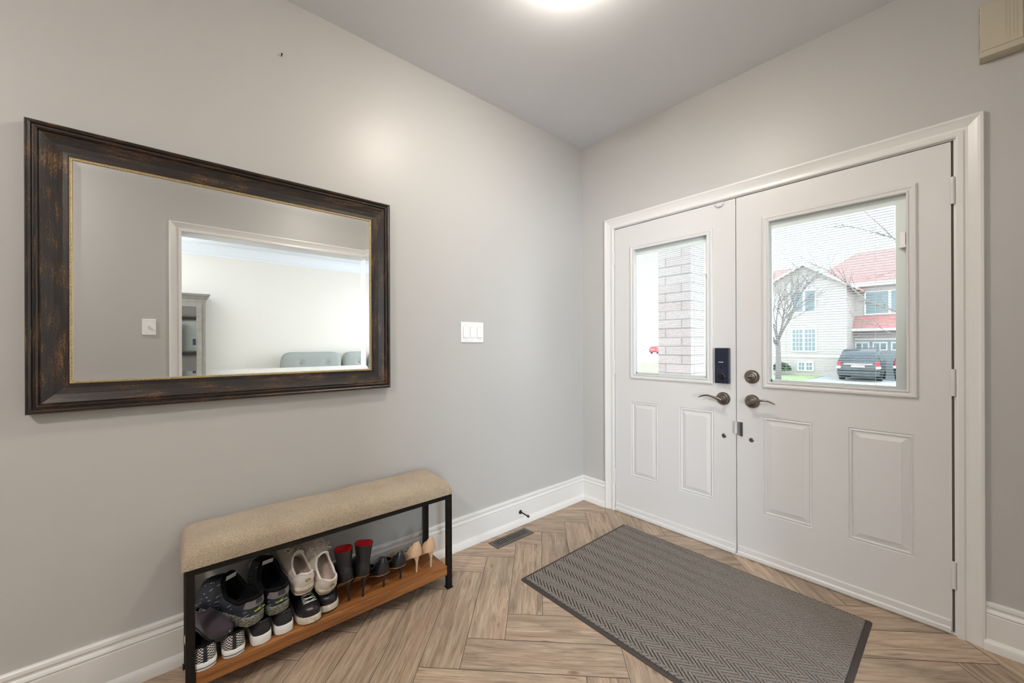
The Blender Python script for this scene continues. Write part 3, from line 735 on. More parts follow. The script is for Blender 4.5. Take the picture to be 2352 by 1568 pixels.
def rim_mesh(P,r,k0=0,k1=N_):
    q=MB(); pts=[P(k,1.0) for k in range(k0,k1+1)]
    pts=[Vector(p)+Vector((0,0,-r*.3)) for p in pts]; q.tube(pts,r,8); return q
def place(t,loc,yaw,pitch=0,roll=0):
    """heel-bottom at loc; yaw: direction of toe; pitch>0 toe up"""
    t.location=loc; t.rotation_euler=(Matrix.Rotation(yaw,4,'Z')@Matrix.Rotation(-pitch,4,'Y')@Matrix.Rotation(roll,4,'X')).to_euler()
def laces(S,P,par,mat,rows,dk,r=.0018,loops=0,lift=.004,name='laces'):
    q=MB(); kt=N_/2
    for i,t in enumerate(rows):
        for (ta,tb) in ((t,min(t+.07,.97)),(min(t+.07,.97),t)):
            A=Vector(P(kt-dk,ta)); B=Vector(P(kt+dk,tb)); pts=[]
            for j in range(9):
                f=j/8; C=Vector(P(kt-dk+2*dk*f,lerp(ta,tb,f))); pts.append(C+Vector((0,0,lift*(.6+sin(pi*f)*.6))))
            q.tube(pts,r,6)
    if loops:
        C=Vector(P(kt,.93))+Vector((0,0,lift+.004))
        for sg in (-1,1):
            for lp,(lx,ly,lz) in enumerate(((.012,.040,.004),(-.02,.034,.012),(.035,.03,-.012))[:loops]):
                pts=[]
                for j in range(13):
                    f=j/12; ang=pi*f*1.7
                    pts.append(C+Vector((lx*sin(pi*f)-.006*f,sg*ly*sin(pi*f*.93),lz*sin(pi*f)+.006*sin(ang)-f*.004)))
                q.tube(pts,r*.9,6)
    return part(name,q,mat,par,smooth=True)
def tongue_mesh(S,P,col,zc,w=.05,l1=.035,thick=.006,h=.02,dx=-.012):
    q=MB(); kt=N_/2; R=[]
    for i in range(8):
        f=i/7; base=Vector(P(kt,lerp(.55,1.0,min(1,f*1.6)))) if f<.62 else Vector(P(kt,1.0))+Vector(((f-.62)/.38*dx,0,(f-.62)/.38*h))
        base+=Vector((0,0,.001)); r=[]; ww=w/2*(1 if f<.85 else .82)
        for j in range(9):
            g=j/8*2-1; r.append(base+Vector((-.004*(g*g),g*ww,-.010*g*g)))
        for j in range(9):
            g=1-j/8*2; r.append(base+Vector((-.004*(g*g)-thick,g*ww,-.010*g*g-thick*.5)))
        R.append(r)
    q.loft(R); return q
def sub(nm,col,**k): return pm(nm,col,**k)
BLK=sub('shoe black canvas',(.016,.017,.020),rough=.75,bump=.4,bscale=500)
BLK2=sub('shoe black leather',(.014,.013,.016),rough=.33,spec=.5,bump=.15,bscale=120)
LIN=sub('shoe lining black',(.008,.008,.009),rough=.95,spec=.1)
WSOLE=sub('white rubber sole',(.76,.75,.72),rough=.5,var=.08,vscale=40)
CSOLE=sub('cream rubber sole',(.66,.60,.50),rough=.55,var=.25,vscale=45)
def patterned(kind):
    m,nt,b=newmat('checker' if kind=='check' else kind); tc=nt.nodes.new('ShaderNodeTexCoord')
    if kind=='check':
        uv=nt.nodes.new('ShaderNodeUVMap'); c=nt.nodes.new('ShaderNodeTexChecker'); c.inputs['Scale'].default_value=1
        nt.links.new(mapping(nt,uv.outputs[0],(215,215,1)),c.inputs['Vector']); c.inputs[1].default_value=(.02,.02,.022,1); c.inputs[2].default_value=(.68,.65,.62,1)
        n=noise(nt,tc.outputs['Object'],90,3); col=mix(nt,.35,c.outputs[0],ramp(nt,n,[(.35,(.5,.45,.42)),(.6,(1,1,1))]),'MULTIPLY')
        nt.links.new(col,b.inputs['Base Color']); b.inputs['Roughness'].default_value=.85
    elif kind=='runner':
        sx=nt.nodes.new('ShaderNodeSeparateXYZ'); nt.links.new(tc.outputs['Object'],sx.inputs[0])
        w=nt.nodes.new('ShaderNodeTexWave'); w.bands_direction='DIAGONAL'; w.inputs['Scale'].default_value=26; w.inputs['Distortion'].default_value=3.5; w.inputs['Detail'].default_value=1
        nt.links.new(mapping(nt,tc.outputs['Object'],(.7,.5,1.5)),w.inputs['Vector'])
        mesh_=noise(nt,tc.outputs['Object'],420,2)
        base=ramp(nt,mesh_,[(.35,(.008,.011,.018)),(.65,(.030,.042,.062))])
        st=ramp(nt,w.outputs['Fac'],[(.0,(0,0,0)),(.93,(0,0,0)),(.97,(1,1,1))])
        col=mix(nt,math_(nt,'MULTIPLY',st,math_(nt,'GREATER_THAN',noise(nt,tc.outputs['Object'],38,2),.52)),base,(.34,.42,.47)); nt.links.new(col,b.inputs['Base Color']); b.inputs['Roughness'].default_value=.5; bump(nt,b,mesh_,.5,.001)
    elif kind=='knit':
        w=nt.nodes.new('ShaderNodeTexWave'); w.bands_direction='X'; w.inputs['Scale'].default_value=70; w.inputs['Distortion'].default_value=4; w.inputs['Detail'].default_value=2
        nt.links.new(mapping(nt,tc.outputs['Object'],(1,.3,.5)),w.inputs['Vector'])
        n=noise(nt,tc.outputs['Object'],22,3)
        col=mix(nt,.7,ramp(nt,n,[(.3,(.56,.47,.42)),(.65,(.72,.64,.58))]),ramp(nt,w.outputs['Fac'],[(0,(.78,.75,.72)),(.5,(1,1,1))]),'MULTIPLY')
        nt.links.new(col,b.inputs['Base Color']); b.inputs['Roughness'].default_value=.85; bump(nt,b,w.outputs['Fac'],.6,.002)
    elif kind=='clearsole':
        n=noise(nt,mapping(nt,tc.outputs['Object'],(1,1,2.5)),120,4,.7)
        nt.links.new(ramp(nt,n,[(.38,(.03,.032,.028)),(.5,(.11,.115,.095)),(.66,(.34,.32,.27))]),b.inputs['Base Color']); b.inputs['Roughness'].default_value=.2; b.inputs['Coat Weight'].default_value=.6
    return m
CHK=patterned('check'); RUN=patterned('runner'); KNIT=patterned('knit'); CLR=patterned('clearsole')
def band_mesh(P,k0,k1,t0,t1,o=.0012,n=8,m=8):
    q=MB(); R=[]
    for i in range(n+1):
        k=lerp(k0,k1,i/n); r=[]
        for j in range(m+1):
            t=lerp(t0,t1,j/m); a=2*pi*k/N_; p=P(k,t); r.append((p[0]-cos(a)*o*1.0,p[1]+sin(a)*o,p[2]+(o if cos(a)<-.3 else 0)))
        R.append(r)
    q.loft(R,False); return q
SH='shoes crowded on the bench shelf'

def sneaker(label,L,W,side,colors,col,zh,zs,zf,t0,t1,lace=True,tongue=True,rimr=.005,a_toe=.5,grp=None,flare=.003,name='sneaker',uvup=False,loops=0,stripe=None,w_toe=1.7):
    up_m,lin_m,sole_m,lace_m,rim_m=colors
    S=Shoe(L,W,side); t=thing(name,label,'shoe',group=grp)
    sm,th=sole_mesh(S,t0,t1,flare); so_=part('sole',sm,sole_m,t,smooth=True,auto=50)
    def zc(k):
        s_=(1-cos(2*pi*k/N_))/2
        return ctrl([(0,zh),(.08,zh-.002),(.35,zs),(.62,zs+.006),(1,zf)],s_)
    P=upper_fn(S,th,col,zc,a_toe=a_toe,w_toe=w_toe)
    q=MB(); n=14
    for i in range(n):
        for k in range(N_):
            a,b,c,d=P(k,i/n),P(k+1,i/n),P(k+1,(i+1)/n),P(k,(i+1)/n)
            if uvup:
                f=lambda p,kk,tt:(p[0] if 6<kk<N_-6 else (kk if kk<=6 else kk-N_)*.0062*1.0, p[1] if 14<kk<N_-14 else p[2])
                uv=[f(a,k,0),f(b,k+1,0),f(c,k+1,0),f(d,k,0)]
                if (k==6 or k==N_-7 or k==14 or k==N_-15): uv=[(p[0],p[2]) for p in (a,b,c,d)]
            else: uv=None
            q.add([a,b,c,d],[(0,1,2,3)],0,uv)
    me=part('upper',q,up_m,t,smooth=True)
    bm=bmesh.new(); bm.from_mesh(me.data); bmesh.ops.remove_doubles(bm,verts=bm.verts,dist=1e-5); bmesh.ops.recalc_face_normals(bm,faces=bm.faces); bm.to_mesh(me.data); bm.free()
    part('lining',lining_mesh(P,S,th,t0+.002),lin_m,t,smooth=True)
    part('collar',rim_mesh(P,rimr),rim_m,t,smooth=True)
    if tongue: part('tongue',tongue_mesh(S,P,col,zc),rim_m,t,smooth=True,auto=50)
    if lace: laces(S,P,t,lace_m,(.42,.54,.66,.78,.89),3.2,loops=loops)
    if stripe:
        q=MB(); pts=[]
        for k in range(N_+1):
            x,y=S.out(k,flare+.0006); pts.append((x,y,S.zbase(x)+th(min(max(x,0),L))*.42))
        q.tube(pts,.0011,6); part('sole_stripe',q,BLK2,so_,smooth=True)
    return t,S,P,th
zt=.1172
# 1-2 checkered slip-ons, heels to the room
col=(.004,.135,.060)
for i,(lab,y,yw,sd) in enumerate((('left black and white checkered slip-on, behind the front bench leg',-2.388,pi+.02,1),('right black and white checkered slip-on, second shoe from the left on the shelf',-2.306,pi-.02,-1))):
    t,S,P,th=sneaker(lab,.258,.083,sd,(CHK,LIN,WSOLE,LIN,LIN),col,.083,.058,.074,.026,.022,lace=False,tongue=False,rimr=.0045,grp='checkered slip-on pair',name='slip_on_shoe',uvup=True,stripe=True)
    part('heel_strip',band_mesh(P,-.8,.8,.0,1.0),BLK,t,smooth=True)
    place(t,(.292-.004*i,y,zt),yw)
# 3-4 black canvas sneakers under the runners
for lab,y,x,yw,sd in (('left black canvas sneaker with thick white sole under the running shoe',-2.221,.285,pi+.02,1),('right black canvas sneaker with thick white sole, beneath the second running shoe',-2.146,.280,pi+.0,-1)):
    t,S,P,th=sneaker(lab,.252,.080,sd,(BLK,LIN,WSOLE,BLK,BLK),(.004,.115,.056),.082,.060,.075,.034,.028,lace=True,grp='black canvas sneaker pair')
    place(t,(x,y,zt),yw)
# 5-6 black sneakers, toes to the room, white laces
for lab,y,x,yw,sd in (('black sneaker with cream sole and white laces, toe out, under the left beige trainer',-2.066,.040,.03,1),('black sneaker with cream sole, toe poking out under the tilted beige trainer',-1.969,.012,-.02,-1)):
    t,S,P,th=sneaker(lab,.262,.088,sd,(BLK2,LIN,CSOLE,WSOLE,BLK2),(.004,.120,.058),.082,.062,.090,.026,.026,lace=True,grp='black laced sneaker pair',a_toe=.42)
    place(t,(x,y,zt),yw)
# 7-8 blue-black running shoes on top
GREY=sub('runner heel grey',(.17,.16,.165),rough=.6,bump=.3,bscale=300); NEON=sub('neon yellow lettering',(.55,.70,.12),rough=.5); LABW=sub('white insole label',(.55,.55,.55),rough=.6)
for lab,loc,yw,sd,pt,rl in (('left blue-black running shoe with grey heel, turned towards the wall, on the stack',(.288,-2.236,.207),pi+.54,1,.05,.0),('right blue-black running shoe with grey heel, stacked beside the white trainers',(.280,-2.162,.204),pi+.17,-1,.10,.0)):
    t,S,P,th=sneaker(lab,.285,.098,sd,(RUN,LIN,CLR,BLK2,LIN),(.001,.160,.080),.100,.082,.138,.034,.026,lace=True,rimr=.007,grp='running shoe pair',name='running_shoe',tongue=True,a_toe=.55)
    part('heel_counter',band_mesh(P,-5.2,5.2,.50,.97,.0022),GREY,t,smooth=True)
    q=MB()
    for dz in range(5): 
        for kk in (-3.0,-.9): 
            pts=[Vector(P(-1.6+f*.5,.66+.045*dz))+Vector((-.0030,0,0)) for f in range(7)]
            if kk<-1: q.tube(pts,.0007,5)
    part('heel_vents',q,BLK2,t)
    p=Vector(P(.0,.30)); text_mesh('TUNED AIR',.0082,NEON,'heel_lettering',t,Matrix.Translation((-.0065,0,p.z+.002))@Matrix.Rotation(-pi/2,4,'Z')@RY,.0006)
    tp=Vector(P(N_/2,1.0)); q=MB(); q.add([(tp.x-.0225,-.019,tp.z+.010),(tp.x-.0225,.019,tp.z+.010),(tp.x-.0175,.019,tp.z-.008),(tp.x-.0175,-.019,tp.z-.008)],[(0,1,2,3)]); part('tongue_label',q,LABW,t,solid=.001)
    # small white hooked mark near the toe
    q=MB(); pts=[Vector(P(N_/2+sd*5.0+f*.45,.34+.03*sin(f*.5)))+Vector((.002,sd*0.0,.003)) for f in range(7)]; q.tube(pts,[.0005,.0022,.0032,.003,.002,.0012,.0004],6); part('toe_mark',q,WSOLE,t,smooth=True)
    place(t,loc,yw,pt,rl)
# 9-10 beige-white trainers on top, tilted
WH=sub('white trainer leather',(.70,.645,.60),rough=.6,bump=.2,bscale=200); INS=sub('beige insole',(.46,.37,.31),rough=.8); BEI=sub('beige laces',(.62,.53,.45),rough=.8); YEL=sub('yellow badge',(.62,.60,.08),rough=.4)
for lab,loc,yw,sd,pt,rl in (('left beige-white trainer with heel badge, tongue and laces standing up',(.262,-2.072,.229),pi+.11,1,.24,.05),('right beige-white trainer tipped back so its insole shows, beside the black boots',(.268,-1.987,.200),pi+.17,-1,.60,-.06)):
    t,S,P,th=sneaker(lab,.268,.094,sd,(KNIT,INS,CSOLE,BEI,WH),(.002,.128,.060),.092,.066,.100,.034,.024,lace=True,rimr=.0045,grp='beige trainer pair',name='trainer_shoe',tongue=True,a_toe=.5,loops=3)
    part('heel_counter',band_mesh(P,-6.5,6.5,.0,.96,.0016),WH,t,smooth=True)
    q=MB(); w_=[]
    for k in range(17):
        a=2*pi*k/16; w_.append((-.0072,.0088*cos(a),.068+.0048*sin(a)))
    q.tube(w_,.0011,6); part('badge_ring',q,BLK2,t,smooth=True)
    q=MB(); q.loft([[(-.0062,.008*cos(2*pi*k/16),.068+.004*sin(2*pi*k/16)) for k in range(16)],[(-.0078,.0075*cos(2*pi*k/16),.068+.0036*sin(2*pi*k/16)) for k in range(16)]]); part('heel_badge',q,YEL,t,smooth=True,auto=40)
    q=MB()
    for sgn in (1,): 
        R=[]
        for f in range(13):
            k=lerp(-5.5,5.5,f/12); x,y=S.out(0,0)
            k0=math.floor(k); fr_=k-k0; a_=S.out(k0,.0038); b_=S.out(k0+1,.0038); x,y=lerp(a_[0],b_[0],fr_),lerp(a_[1],b_[1],fr_)
            hh=.0065*max(0,1-((f-6)/6)**4); R.append([(x,y,.016-hh),(x,y,.016+hh)])
        q.loft(R,False)
    part('air_window',q,sub('tan air window',(.34,.28,.19),rough=.2,coat=.6),t,solid=.0012)
    place(t,loc,yw,pt,rl)
# dark shoes lying over the slip-ons
VEL=sub('dark purple suede',(.030,.018,.030),rough=.85,sheen=.3)
t,S,P,th=sneaker('dark purple suede shoe lying across the checkered slip-ons, under the running shoe',.185,.074,1,(VEL,LIN,BLK2,WSOLE,VEL),(.004,.065,.042),.050,.050,.060,.012,.010,lace=False,tongue=False,name='suede_shoe',a_toe=.4,w_toe=2.4)
place(t,(.112,-2.406,.206),.42,-.14,.0)
q=MB(); q.tube([(.08,.037,.035),(.12,.043,.040),(.16,.030,.036),(.185,.012,.026)],.0014,6); part('silver_chain',q,M['chrome'],t,smooth=True)
t,S,P,th=sneaker('black strappy flat shoe wedged between slip-on and running shoe',.175,.068,-1,(BLK2,LIN,BLK2,WSOLE,BLK2),(.004,.075,.045),.050,.045,.052,.010,.010,lace=False,tongue=False,name='flat_shoe',a_toe=.4,w_toe=2.2)
place(t,(.090,-2.287,.200),.02,-.03,.0)
q=MB(); q.lathe([(.009,-.003),(.010,0),(.009,.003),(.006,.003),(.006,-.003)],(.125,.0,.046),'y',14); part('buckle',q,M['chrome'],t,smooth=True)

def heeled(label,L,W,side,mat,lin,heel,col,zc,name,grp,a_toe=.5,shaft=None,heelmat=None,solemat=None,r_top=.016,foot=.0045,w_toe=1.5):
    S=Shoe(L,W,side,POINT,heel,.006); t=thing(name,label,'shoe',group=grp)
    q=MB(); R=[]
    for z_,g in ((0,-.002),(.0035,0)):
        r=[]
        for k in range(N_):
            x,y=S.out(k,g); r.append((x,y,S.zbase(min(max(x,0),L))+z_))
        R.append(r)
    q.loft(R); part('sole',q,solemat or BLK2,t,smooth=True,auto=40)
    th=lambda x:.004
    P=upper_fn(S,th,col,zc,a_toe=a_toe,w_toe=w_toe,bul=.007,heelpow=.9)
    q=MB(); RR=rings_of(P,14)
    if shaft:
        R0=RR[-1]
        for f,(x0,x1,w,z) in enumerate(shaft):
            RR.append([(*S.loop(k,x0,x1,w,2.1),z(k)) for k in range(N_)])
    q.loft(RR,True,False,False); part('upper',q,mat,t,smooth=True)
    if shaft:
        q=MB(); I=[[(x+(.04-x)*.035,y*.955,z+(0 if i==0 else 0)) for x,y,z in r] for i,r in enumerate(RR[-1:13:-1])]
        q.loft(I,True,False,True); part('lining',q,lin,t,smooth=True)
        q=MB(); pts=[RR[-1][k%N_] for k in range(N_+1)]; q.tube(pts,.0016,6); part('shaft_rim',q,mat,t,smooth=True)
    else:
        part('lining',lining_mesh(P,S,th,.006,x1f=.9),lin,t,smooth=True)
    # stiletto
    q=MB(); R=[]; n=10
    for i in range(n+1):
        f=i/n; z=(heel+.003)*(1-f); w=lerp(1,0,f**.38) if f<1 else 0
        ry=lerp(foot,W*.27,(1-f)**5); x0=lerp(.0,.012,f**.6)+.001; xd=lerp(foot*2,.046,(1-f)**4.5)
        z_=[]
        for k in range(16):
            a=2*pi*k/16; x=x0+xd/2-xd/2*cos(a); zz=z
            if i==0: zz=S.zbase(x)+.001
            z_.append((x,S.yc(x)+ry*sin(a),max(0,zz)))
        R.append(z_)
    q.loft(R); part('stiletto_heel',q,heelmat or mat,t,smooth=True,auto=60)
    return t,S,P
# boots
BOOT=sub('boot black leather',(.016,.016,.019),rough=.32,spec=.5,bump=.25,bscale=45); RED=sub('red boot lining',(.55,.006,.012),rough=.6)
TAN=sub('tan sole',(.42,.27,.13),rough=.5)
for lab,loc,yw,sd,rl in (('left black stiletto ankle boot with red lining, next to the trainers',(.260,-1.896,zt),pi+.03,1,-.07),('right black stiletto ankle boot with red lining, taller looking, next to black pumps',(.268,-1.840,zt),pi-.06,-1,.05)):
    zc=lambda k: .150+.004*sin(2*pi*k/N_)
    t,S,P=heeled(lab,.225,.070,sd,BOOT,RED,.090,(.004,.080,.056),zc,'ankle_boot','black ankle boot pair',a_toe=.55,w_toe=1.35,
        shaft=[(.002,.077,.060,lambda k:.165),(.0,.076,.066,lambda k:.190),(-.002,.078,.072,lambda k:.206),(-.004,.080,.073,lambda k:.222+.003*cos(2*pi*k/N_)+.002*sin(6*pi*k/N_))],solemat=TAN)
    place(t,loc,yw,0,rl)
# pumps
NUDE=sub('nude suede',(.60,.40,.245),rough=.75,sheen=.2); PB=sub('pump black leather',(.013,.013,.016),rough=.25,coat=.3); NL=sub('pump lining tan',(.42,.30,.19),rough=.7)
def pump(lab,loc,yw,sd,mat,heel,top,grp,sole,lin,pc):
    def zc(k):
        s_=(1-cos(2*pi*k/N_))/2
        return ctrl([(0,heel+top),(.02,heel+top*.98),(.16,heel*.93+top*.76),(.45,heel*.46+top*.62),(.75,heel*.10+top*.5),(1,heel*.05+top*.56)],s_)
    t,S,P=heeled(lab,.235,.084,sd,mat,lin,heel,(.010,.165,.052),zc,'pump_shoe',grp,a_toe=.6,heelmat=mat,solemat=sole,w_toe=1.3)
    place(t,loc,yw); return t
pump('left black stiletto pump, between the boots and its twin',(.262,-1.741,zt),pi+.10,1,PB,.060,.074,'black pump pair',NL,LIN,0)
pump('right black stiletto pump, touching the nude pumps',(.254,-1.655,zt),pi+.10,-1,PB,.060,.074,'black pump pair',NL,LIN,0)
pump('left nude suede stiletto pump, next to the black pumps',(.256,-1.573,zt),pi+.10,1,NUDE,.080,.070,'nude pump pair',NUDE,NL,0)
pump('right nude suede stiletto pump, last shoe on the shelf by the bench leg',(.262,-1.498,zt),pi+.10,-1,NUDE,.080,.070,'nude pump pair',NUDE,NL,0)

# ------------------------------------------------------------------ living room furniture (seen in the mirror)
ar=thing('armoire','tall grey-washed wood armoire with mirrored door, seen in the mirror','cabinet',(5.47,-2.52,0)); L0=ar.location
q=MB(); fx=5.24; y0,y1,zt=-2.93,-2.105,1.90
q.box(fx+.002,5.69,y0,y1,.05,zt); part('body',off(q,L0),M['cab'],ar,bevel=.003)
q=MB(); P=[(0,0),(.012,.006),(.018,.02),(.045,.045),(.052,.06),(.052,.072)]
q.loft([[(fx-o,y0-o,zt+h),(5.69,y0-o,zt+h),(5.69,y1+o,zt+h),(fx-o,y1+o,zt+h)] for o,h in P]); part('cornice',off(q,L0),M['cab'],ar)
q=MB(); dy0,dy1,dz0,dz1=y0+.03,y1-.045,.12,1.845
for a_,b_,c_,d_ in ((dy0,dy0+.06,dz0,dz1),(dy1-.06,dy1,dz0,dz1),(dy0+.06,dy1-.06,dz0,dz0+.06),(dy0+.06,dy1-.06,dz1-.06,dz1)): q.box(fx-.02,fx,a_,b_,c_,d_)
dr=part('door',off(q,L0),M['cab'],ar,bevel=.003)
q=MB(); q.box(fx-.012,fx-.006,dy0+.055,dy1-.055,dz0+.055,dz1-.055); g_=part('mirror_panel',off(q,L0),M['cabglass'],dr)
q=MB(); q.box(fx-.028,fx-.012,dy1-.105,dy1-.068,1.235,1.325); part('handle_plate',off(q,L0),M['lockblk'],dr,bevel=.002)
sf=thing('sofa','light grey-green linen sofa with tufted back against the cream wall, in the mirror','sofa',(5.2,-.1,0)); L0=sf.location
def pillow(x0,x1,y0,y1,z0,z1,ex,tufts,name):
    # front face toward -x with tuft dimples
    q=MB(); n1,n2=26,44; rows=[]
    for i in range(n1+1):
        a=pi*i/n1                       # around vertical section from bottom front over top to back
        row=[]
        for j in range(n2+1):
            v=-cos(pi*j/n2); y=(y0+y1)/2+(y1-y0)/2*v; e=max(0,1-abs(v)**ex)**.38
            ca,sa=cos(a*1.0),sin(a)
            z=z0+(z1-z0)*(abs(sa)**.62)*e**.35
            x=(x0+x1)/2-(x1-x0)/2*(abs(ca)**.7*(1 if ca>0 else -1))*e
            if ca>0:
                for ty,tz in tufts: x+=.035*math.exp(-(((y-ty)/.045)**2+((z-tz)/.045)**2))
            row.append((x,y,z))
        rows.append(row)
    q.loft(rows,False); return q
for k,(a_,b_) in enumerate(((-1.13,-.165),(-.155,.81))):
    tf=[(a_+(b_-a_)*f,z) for f,z in ((.30,.93),(.72,.93),(.15,.78),(.5,.78),(.85,.78))]
    c=part('back_cushion',off(pillow(5.30,5.56,a_,b_,.46,1.115,9,tf,''),L0),M['sofa'],sf,smooth=True)
    for ty,tz in tf:
        q=MB(); q.lathe([(.012,-.006),(.009,-.010),(.002,-.012)],(5.335,ty,tz),'x',12); part('button',off(q,L0),M['button'],c,smooth=True)
for a_,b_ in ((-1.13,-.165),(-.155,.81)):
    q=MB(); q.box(4.72,5.36,a_,b_,.30,.47); part('seat_cushion',off(q,L0),M['sofa'],sf,bevel=.04,seg=3)
q=MB(); q.box(4.74,5.60,-1.15,.83,.12,.30); part('base',off(q,L0),M['sofa'],sf,bevel=.02)
for y in (-1.29,.83):
    q=MB(); q.box(4.72,5.60,y,y+.14,.12,.62); part('arm',off(q,L0),M['sofa'],sf,bevel=.04,seg=3)
for x in (4.8,5.5):
    for y in (-1.2,.88):
        q=MB(); q.lathe([(.018,0),(.028,.12)],(x,y,0),'z',12); part('leg',off(q,L0),M['cab'],sf)

# ------------------------------------------------------------------ outside
GZ=-.70
def bigbox(name,label,cat,b,mat): 
    q=MB(); q.box(*b); return tag(part(name,q,mat),label,cat,None,'structure')
bigbox('ground','pale grey road and driveway beyond the porch','ground',(-110,60,3.2,150,GZ-.2,GZ),M['asphalt'])
bigbox('porch','concrete porch slab outside the entrance doors','porch',(-1.5,3,.27,2.6,-.3,-.03),M['asphalt'])
q=MB(); q.box(-30,-3.45,22.3,27,GZ,GZ+.02); q.box(-30,-6.9,27,36,GZ,GZ+.02); o=part('lawn',q,M['lawn']); tag(o,'pale green front lawn across the street','lawn',kind='structure')
# porch pillar
p=thing('porch_pillar','square pink brick porch pillar outside the left door window','pillar',(.155,1.35,-.03)); L0=p.location
q=MB(); brickbox(q,-.008,.318,1.2,1.5,-.03,2.9,0,.242); part('brick_shaft',off(q,L0),M['brick'],p)
# house
HY=27
hs=thing('neighbour_house','two-storey pale brick house with red shingle roof across the street','house',(-2.4,HY,GZ)); L0=hs.location
gx0,gx1,gxa=-6.32,-2.383,-4.40
q=MB(); ze=4.95
# gabled block front polygon
pts=[(gx0,GZ),(gx1,GZ),(gx1,ze-.25),(gxa,6.02),(gx0,ze+.15)]
q.add([(x,HY,z) for x,z in pts]+[(x,HY+6,z) for x,z in pts],[tuple(range(5)),tuple(range(5,10))]+[(i,(i+1)%5,5+(i+1)%5,5+i) for i in range(5)],0,[(x,z) for x,z in pts]*2)
part('gable_wall',off(q,L0),M['brick2'],hs)
q=MB(); brickbox(q,gx1-.2,4.0,HY+2.5,HY+7,GZ,5.0); part('garage_wall',off(q,L0),M['brick2'],hs)
q=MB(); q.box(-7.9,gx0,HY+.8,HY+6,GZ,4.8); part('side_wall',off(q,L0),M['stucco'],hs)
def slab(q,a,b,c,d,t=.12):
    q.add([a,b,c,d]+[(v[0],v[1],v[2]-t) for v in (a,b,c,d)],[(0,1,2,3),(7,6,5,4),(0,4,5,1),(1,5,6,2),(2,6,7,3),(3,7,4,0)])
q=MB(); oh=.35
slab(q,(gx0-.35,HY-oh,ze-.02),(gxa,HY-oh,6.16),(gxa,HY+7,6.16),(gx0-.35,HY+7,ze-.02)); slab(q,(gxa,HY-oh,6.16),(gx1+.5,HY-oh,ze-.50),(gx1+.5,HY+7,ze-.50),(gxa,HY+7,6.16))
part('gable_roof',off(q,L0),M['roof'],hs)
q=MB(); q.add([(gx0-.35,HY-oh-.02,ze-.15),(gxa,HY-oh-.02,6.02),(gx1+.5,HY-oh-.02,ze-.64),(gx1+.5,HY-oh-.02,ze-.50),(gxa,HY-oh-.02,6.17),(gx0-.35,HY-oh-.02,ze-.01)],[(0,1,4,5),(1,2,3,4)]); part('gable_fascia',off(q,L0),M['winwhite'],hs,solid=.03)
# hip roof behind
s=1.085
def T(x,z): return (1.985+(x-1.985)*s, 1.22+(z-1.22)*s)
ex,ez=T(-.36,4.55); rx,rz=T(-2.0,6.35); 
q=MB(); e0=(-5.2,HY+2.1,4.95); e1=(5.0,HY+2.1,4.75); e2=(5.0,HY+11,4.75); e3=(-5.2,HY+11,4.95); r0=(rx,HY+6,8.0); r1=(.6,HY+6,8.0)
rA=(-2.75,HY+6,7.45)
q.add([e0,e1,e2,e3,rA,(3.0,HY+6,7.3)],[(0,1,5,4),(1,2,5),(2,3,4,5),(3,0,4)]); part('hip_roof',off(q,L0),M['roof'],hs)
q=MB(); q.box(-5.2,5.0,HY+2.04,HY+2.1,4.70,4.92); part('eave_gutter',off(q,L0),M['winwhite'],hs)
q=MB(); q.add([(-8.4,HY+.4,4.9),(gx0+.3,HY+.4,4.9),(gx0+.8,HY+4,6.6),(-7.2,HY+4,6.6)],[(0,1,2,3)]); part('side_roof',off(q,L0),M['roof'],hs,solid=.1)
gy=HY+2.5
x0,z1=T(-2.39,2.70); _,z0=T(0,2.06)
q=MB(); slab(q,(x0,gy-1.0,z0),(4.2,gy-1.0,z0),(4.2,gy+.05,z1+.15),(x0,gy+.05,z1+.15),.1); part('garage_roof',off(q,L0),M['roof'],hs)
q=MB(); q.box(x0,4.2,gy-1.02,gy-.94,z0-.14,z0); part('garage_fascia',off(q,L0),M['winwhite'],hs)
# garage door
q=MB(); q.box(-2.5,2.3,gy-.06,gy,GZ,1.45); gd=part('garage_door',off(q,L0),pm('garage door',(.30,.33,.34),.6),hs)
q=MB(); q.box(-2.62,-2.5,gy-.1,gy,GZ,1.56); q.box(2.3,2.42,gy-.1,gy,GZ,1.56); q.box(-2.5,2.3,gy-.1,gy,1.45,1.56); part('garage_door_frame',off(q,L0),M['winwhite'],hs)
for i in range(6):
    xa=-2.36+i*.80
    q=MB(); q.box(xa,xa+.66,gy-.08,gy-.06,.83,1.33); w_=part('garage_window',off(q,L0),M['winwhite'],gd)
    for cxx in (xa+.07,xa+.36):
        q=MB(); q.box(cxx,cxx+.23,gy-.085,gy-.079,.90,1.26); part('pane',off(q,L0),M['winglass'],w_)
def hwin(xa,xb,za,zb_,y,nx,nz,mull=.05,casement=2):
    q=MB(); q.box(xa-.08,xb+.08,y-.06,y,za-.08,zb_+.08); f=part('window',off(q,L0),M['winwhite'],hs)
    w=(xb-xa-.12*(casement-1))/casement
    for c in range(casement):
        cx=xa+c*(w+.12); q=MB(); q.box(cx,cx+w,y-.068,y-.058,za,zb_)
        pn=part('pane',off(q,L0),M['winglass'],f)
        q=MB()
        for i in range(1,nx): q.box(cx+w*i/nx-.015,cx+w*i/nx+.015,y-.075,y-.066,za,zb_)
        for i in range(1,nz): q.box(cx,cx+w,y-.075,y-.066,za+(zb_-za)*i/nz-.015,za+(zb_-za)*i/nz+.015)
        if nx>1: part('muntins',off(q,L0),M['winwhite'],f)
hwin(-4.95,-3.88,3.22,4.50,HY,1,1); hwin(-5.00,-3.86,.82,2.12,HY,3,5); hwin(-4.68,-4.02,-.36,.08,HY,2,2)
a_,b_=T(-1.55,2.85); hwin(a_,a_+2.1,3.05,4.35,gy,1,1)
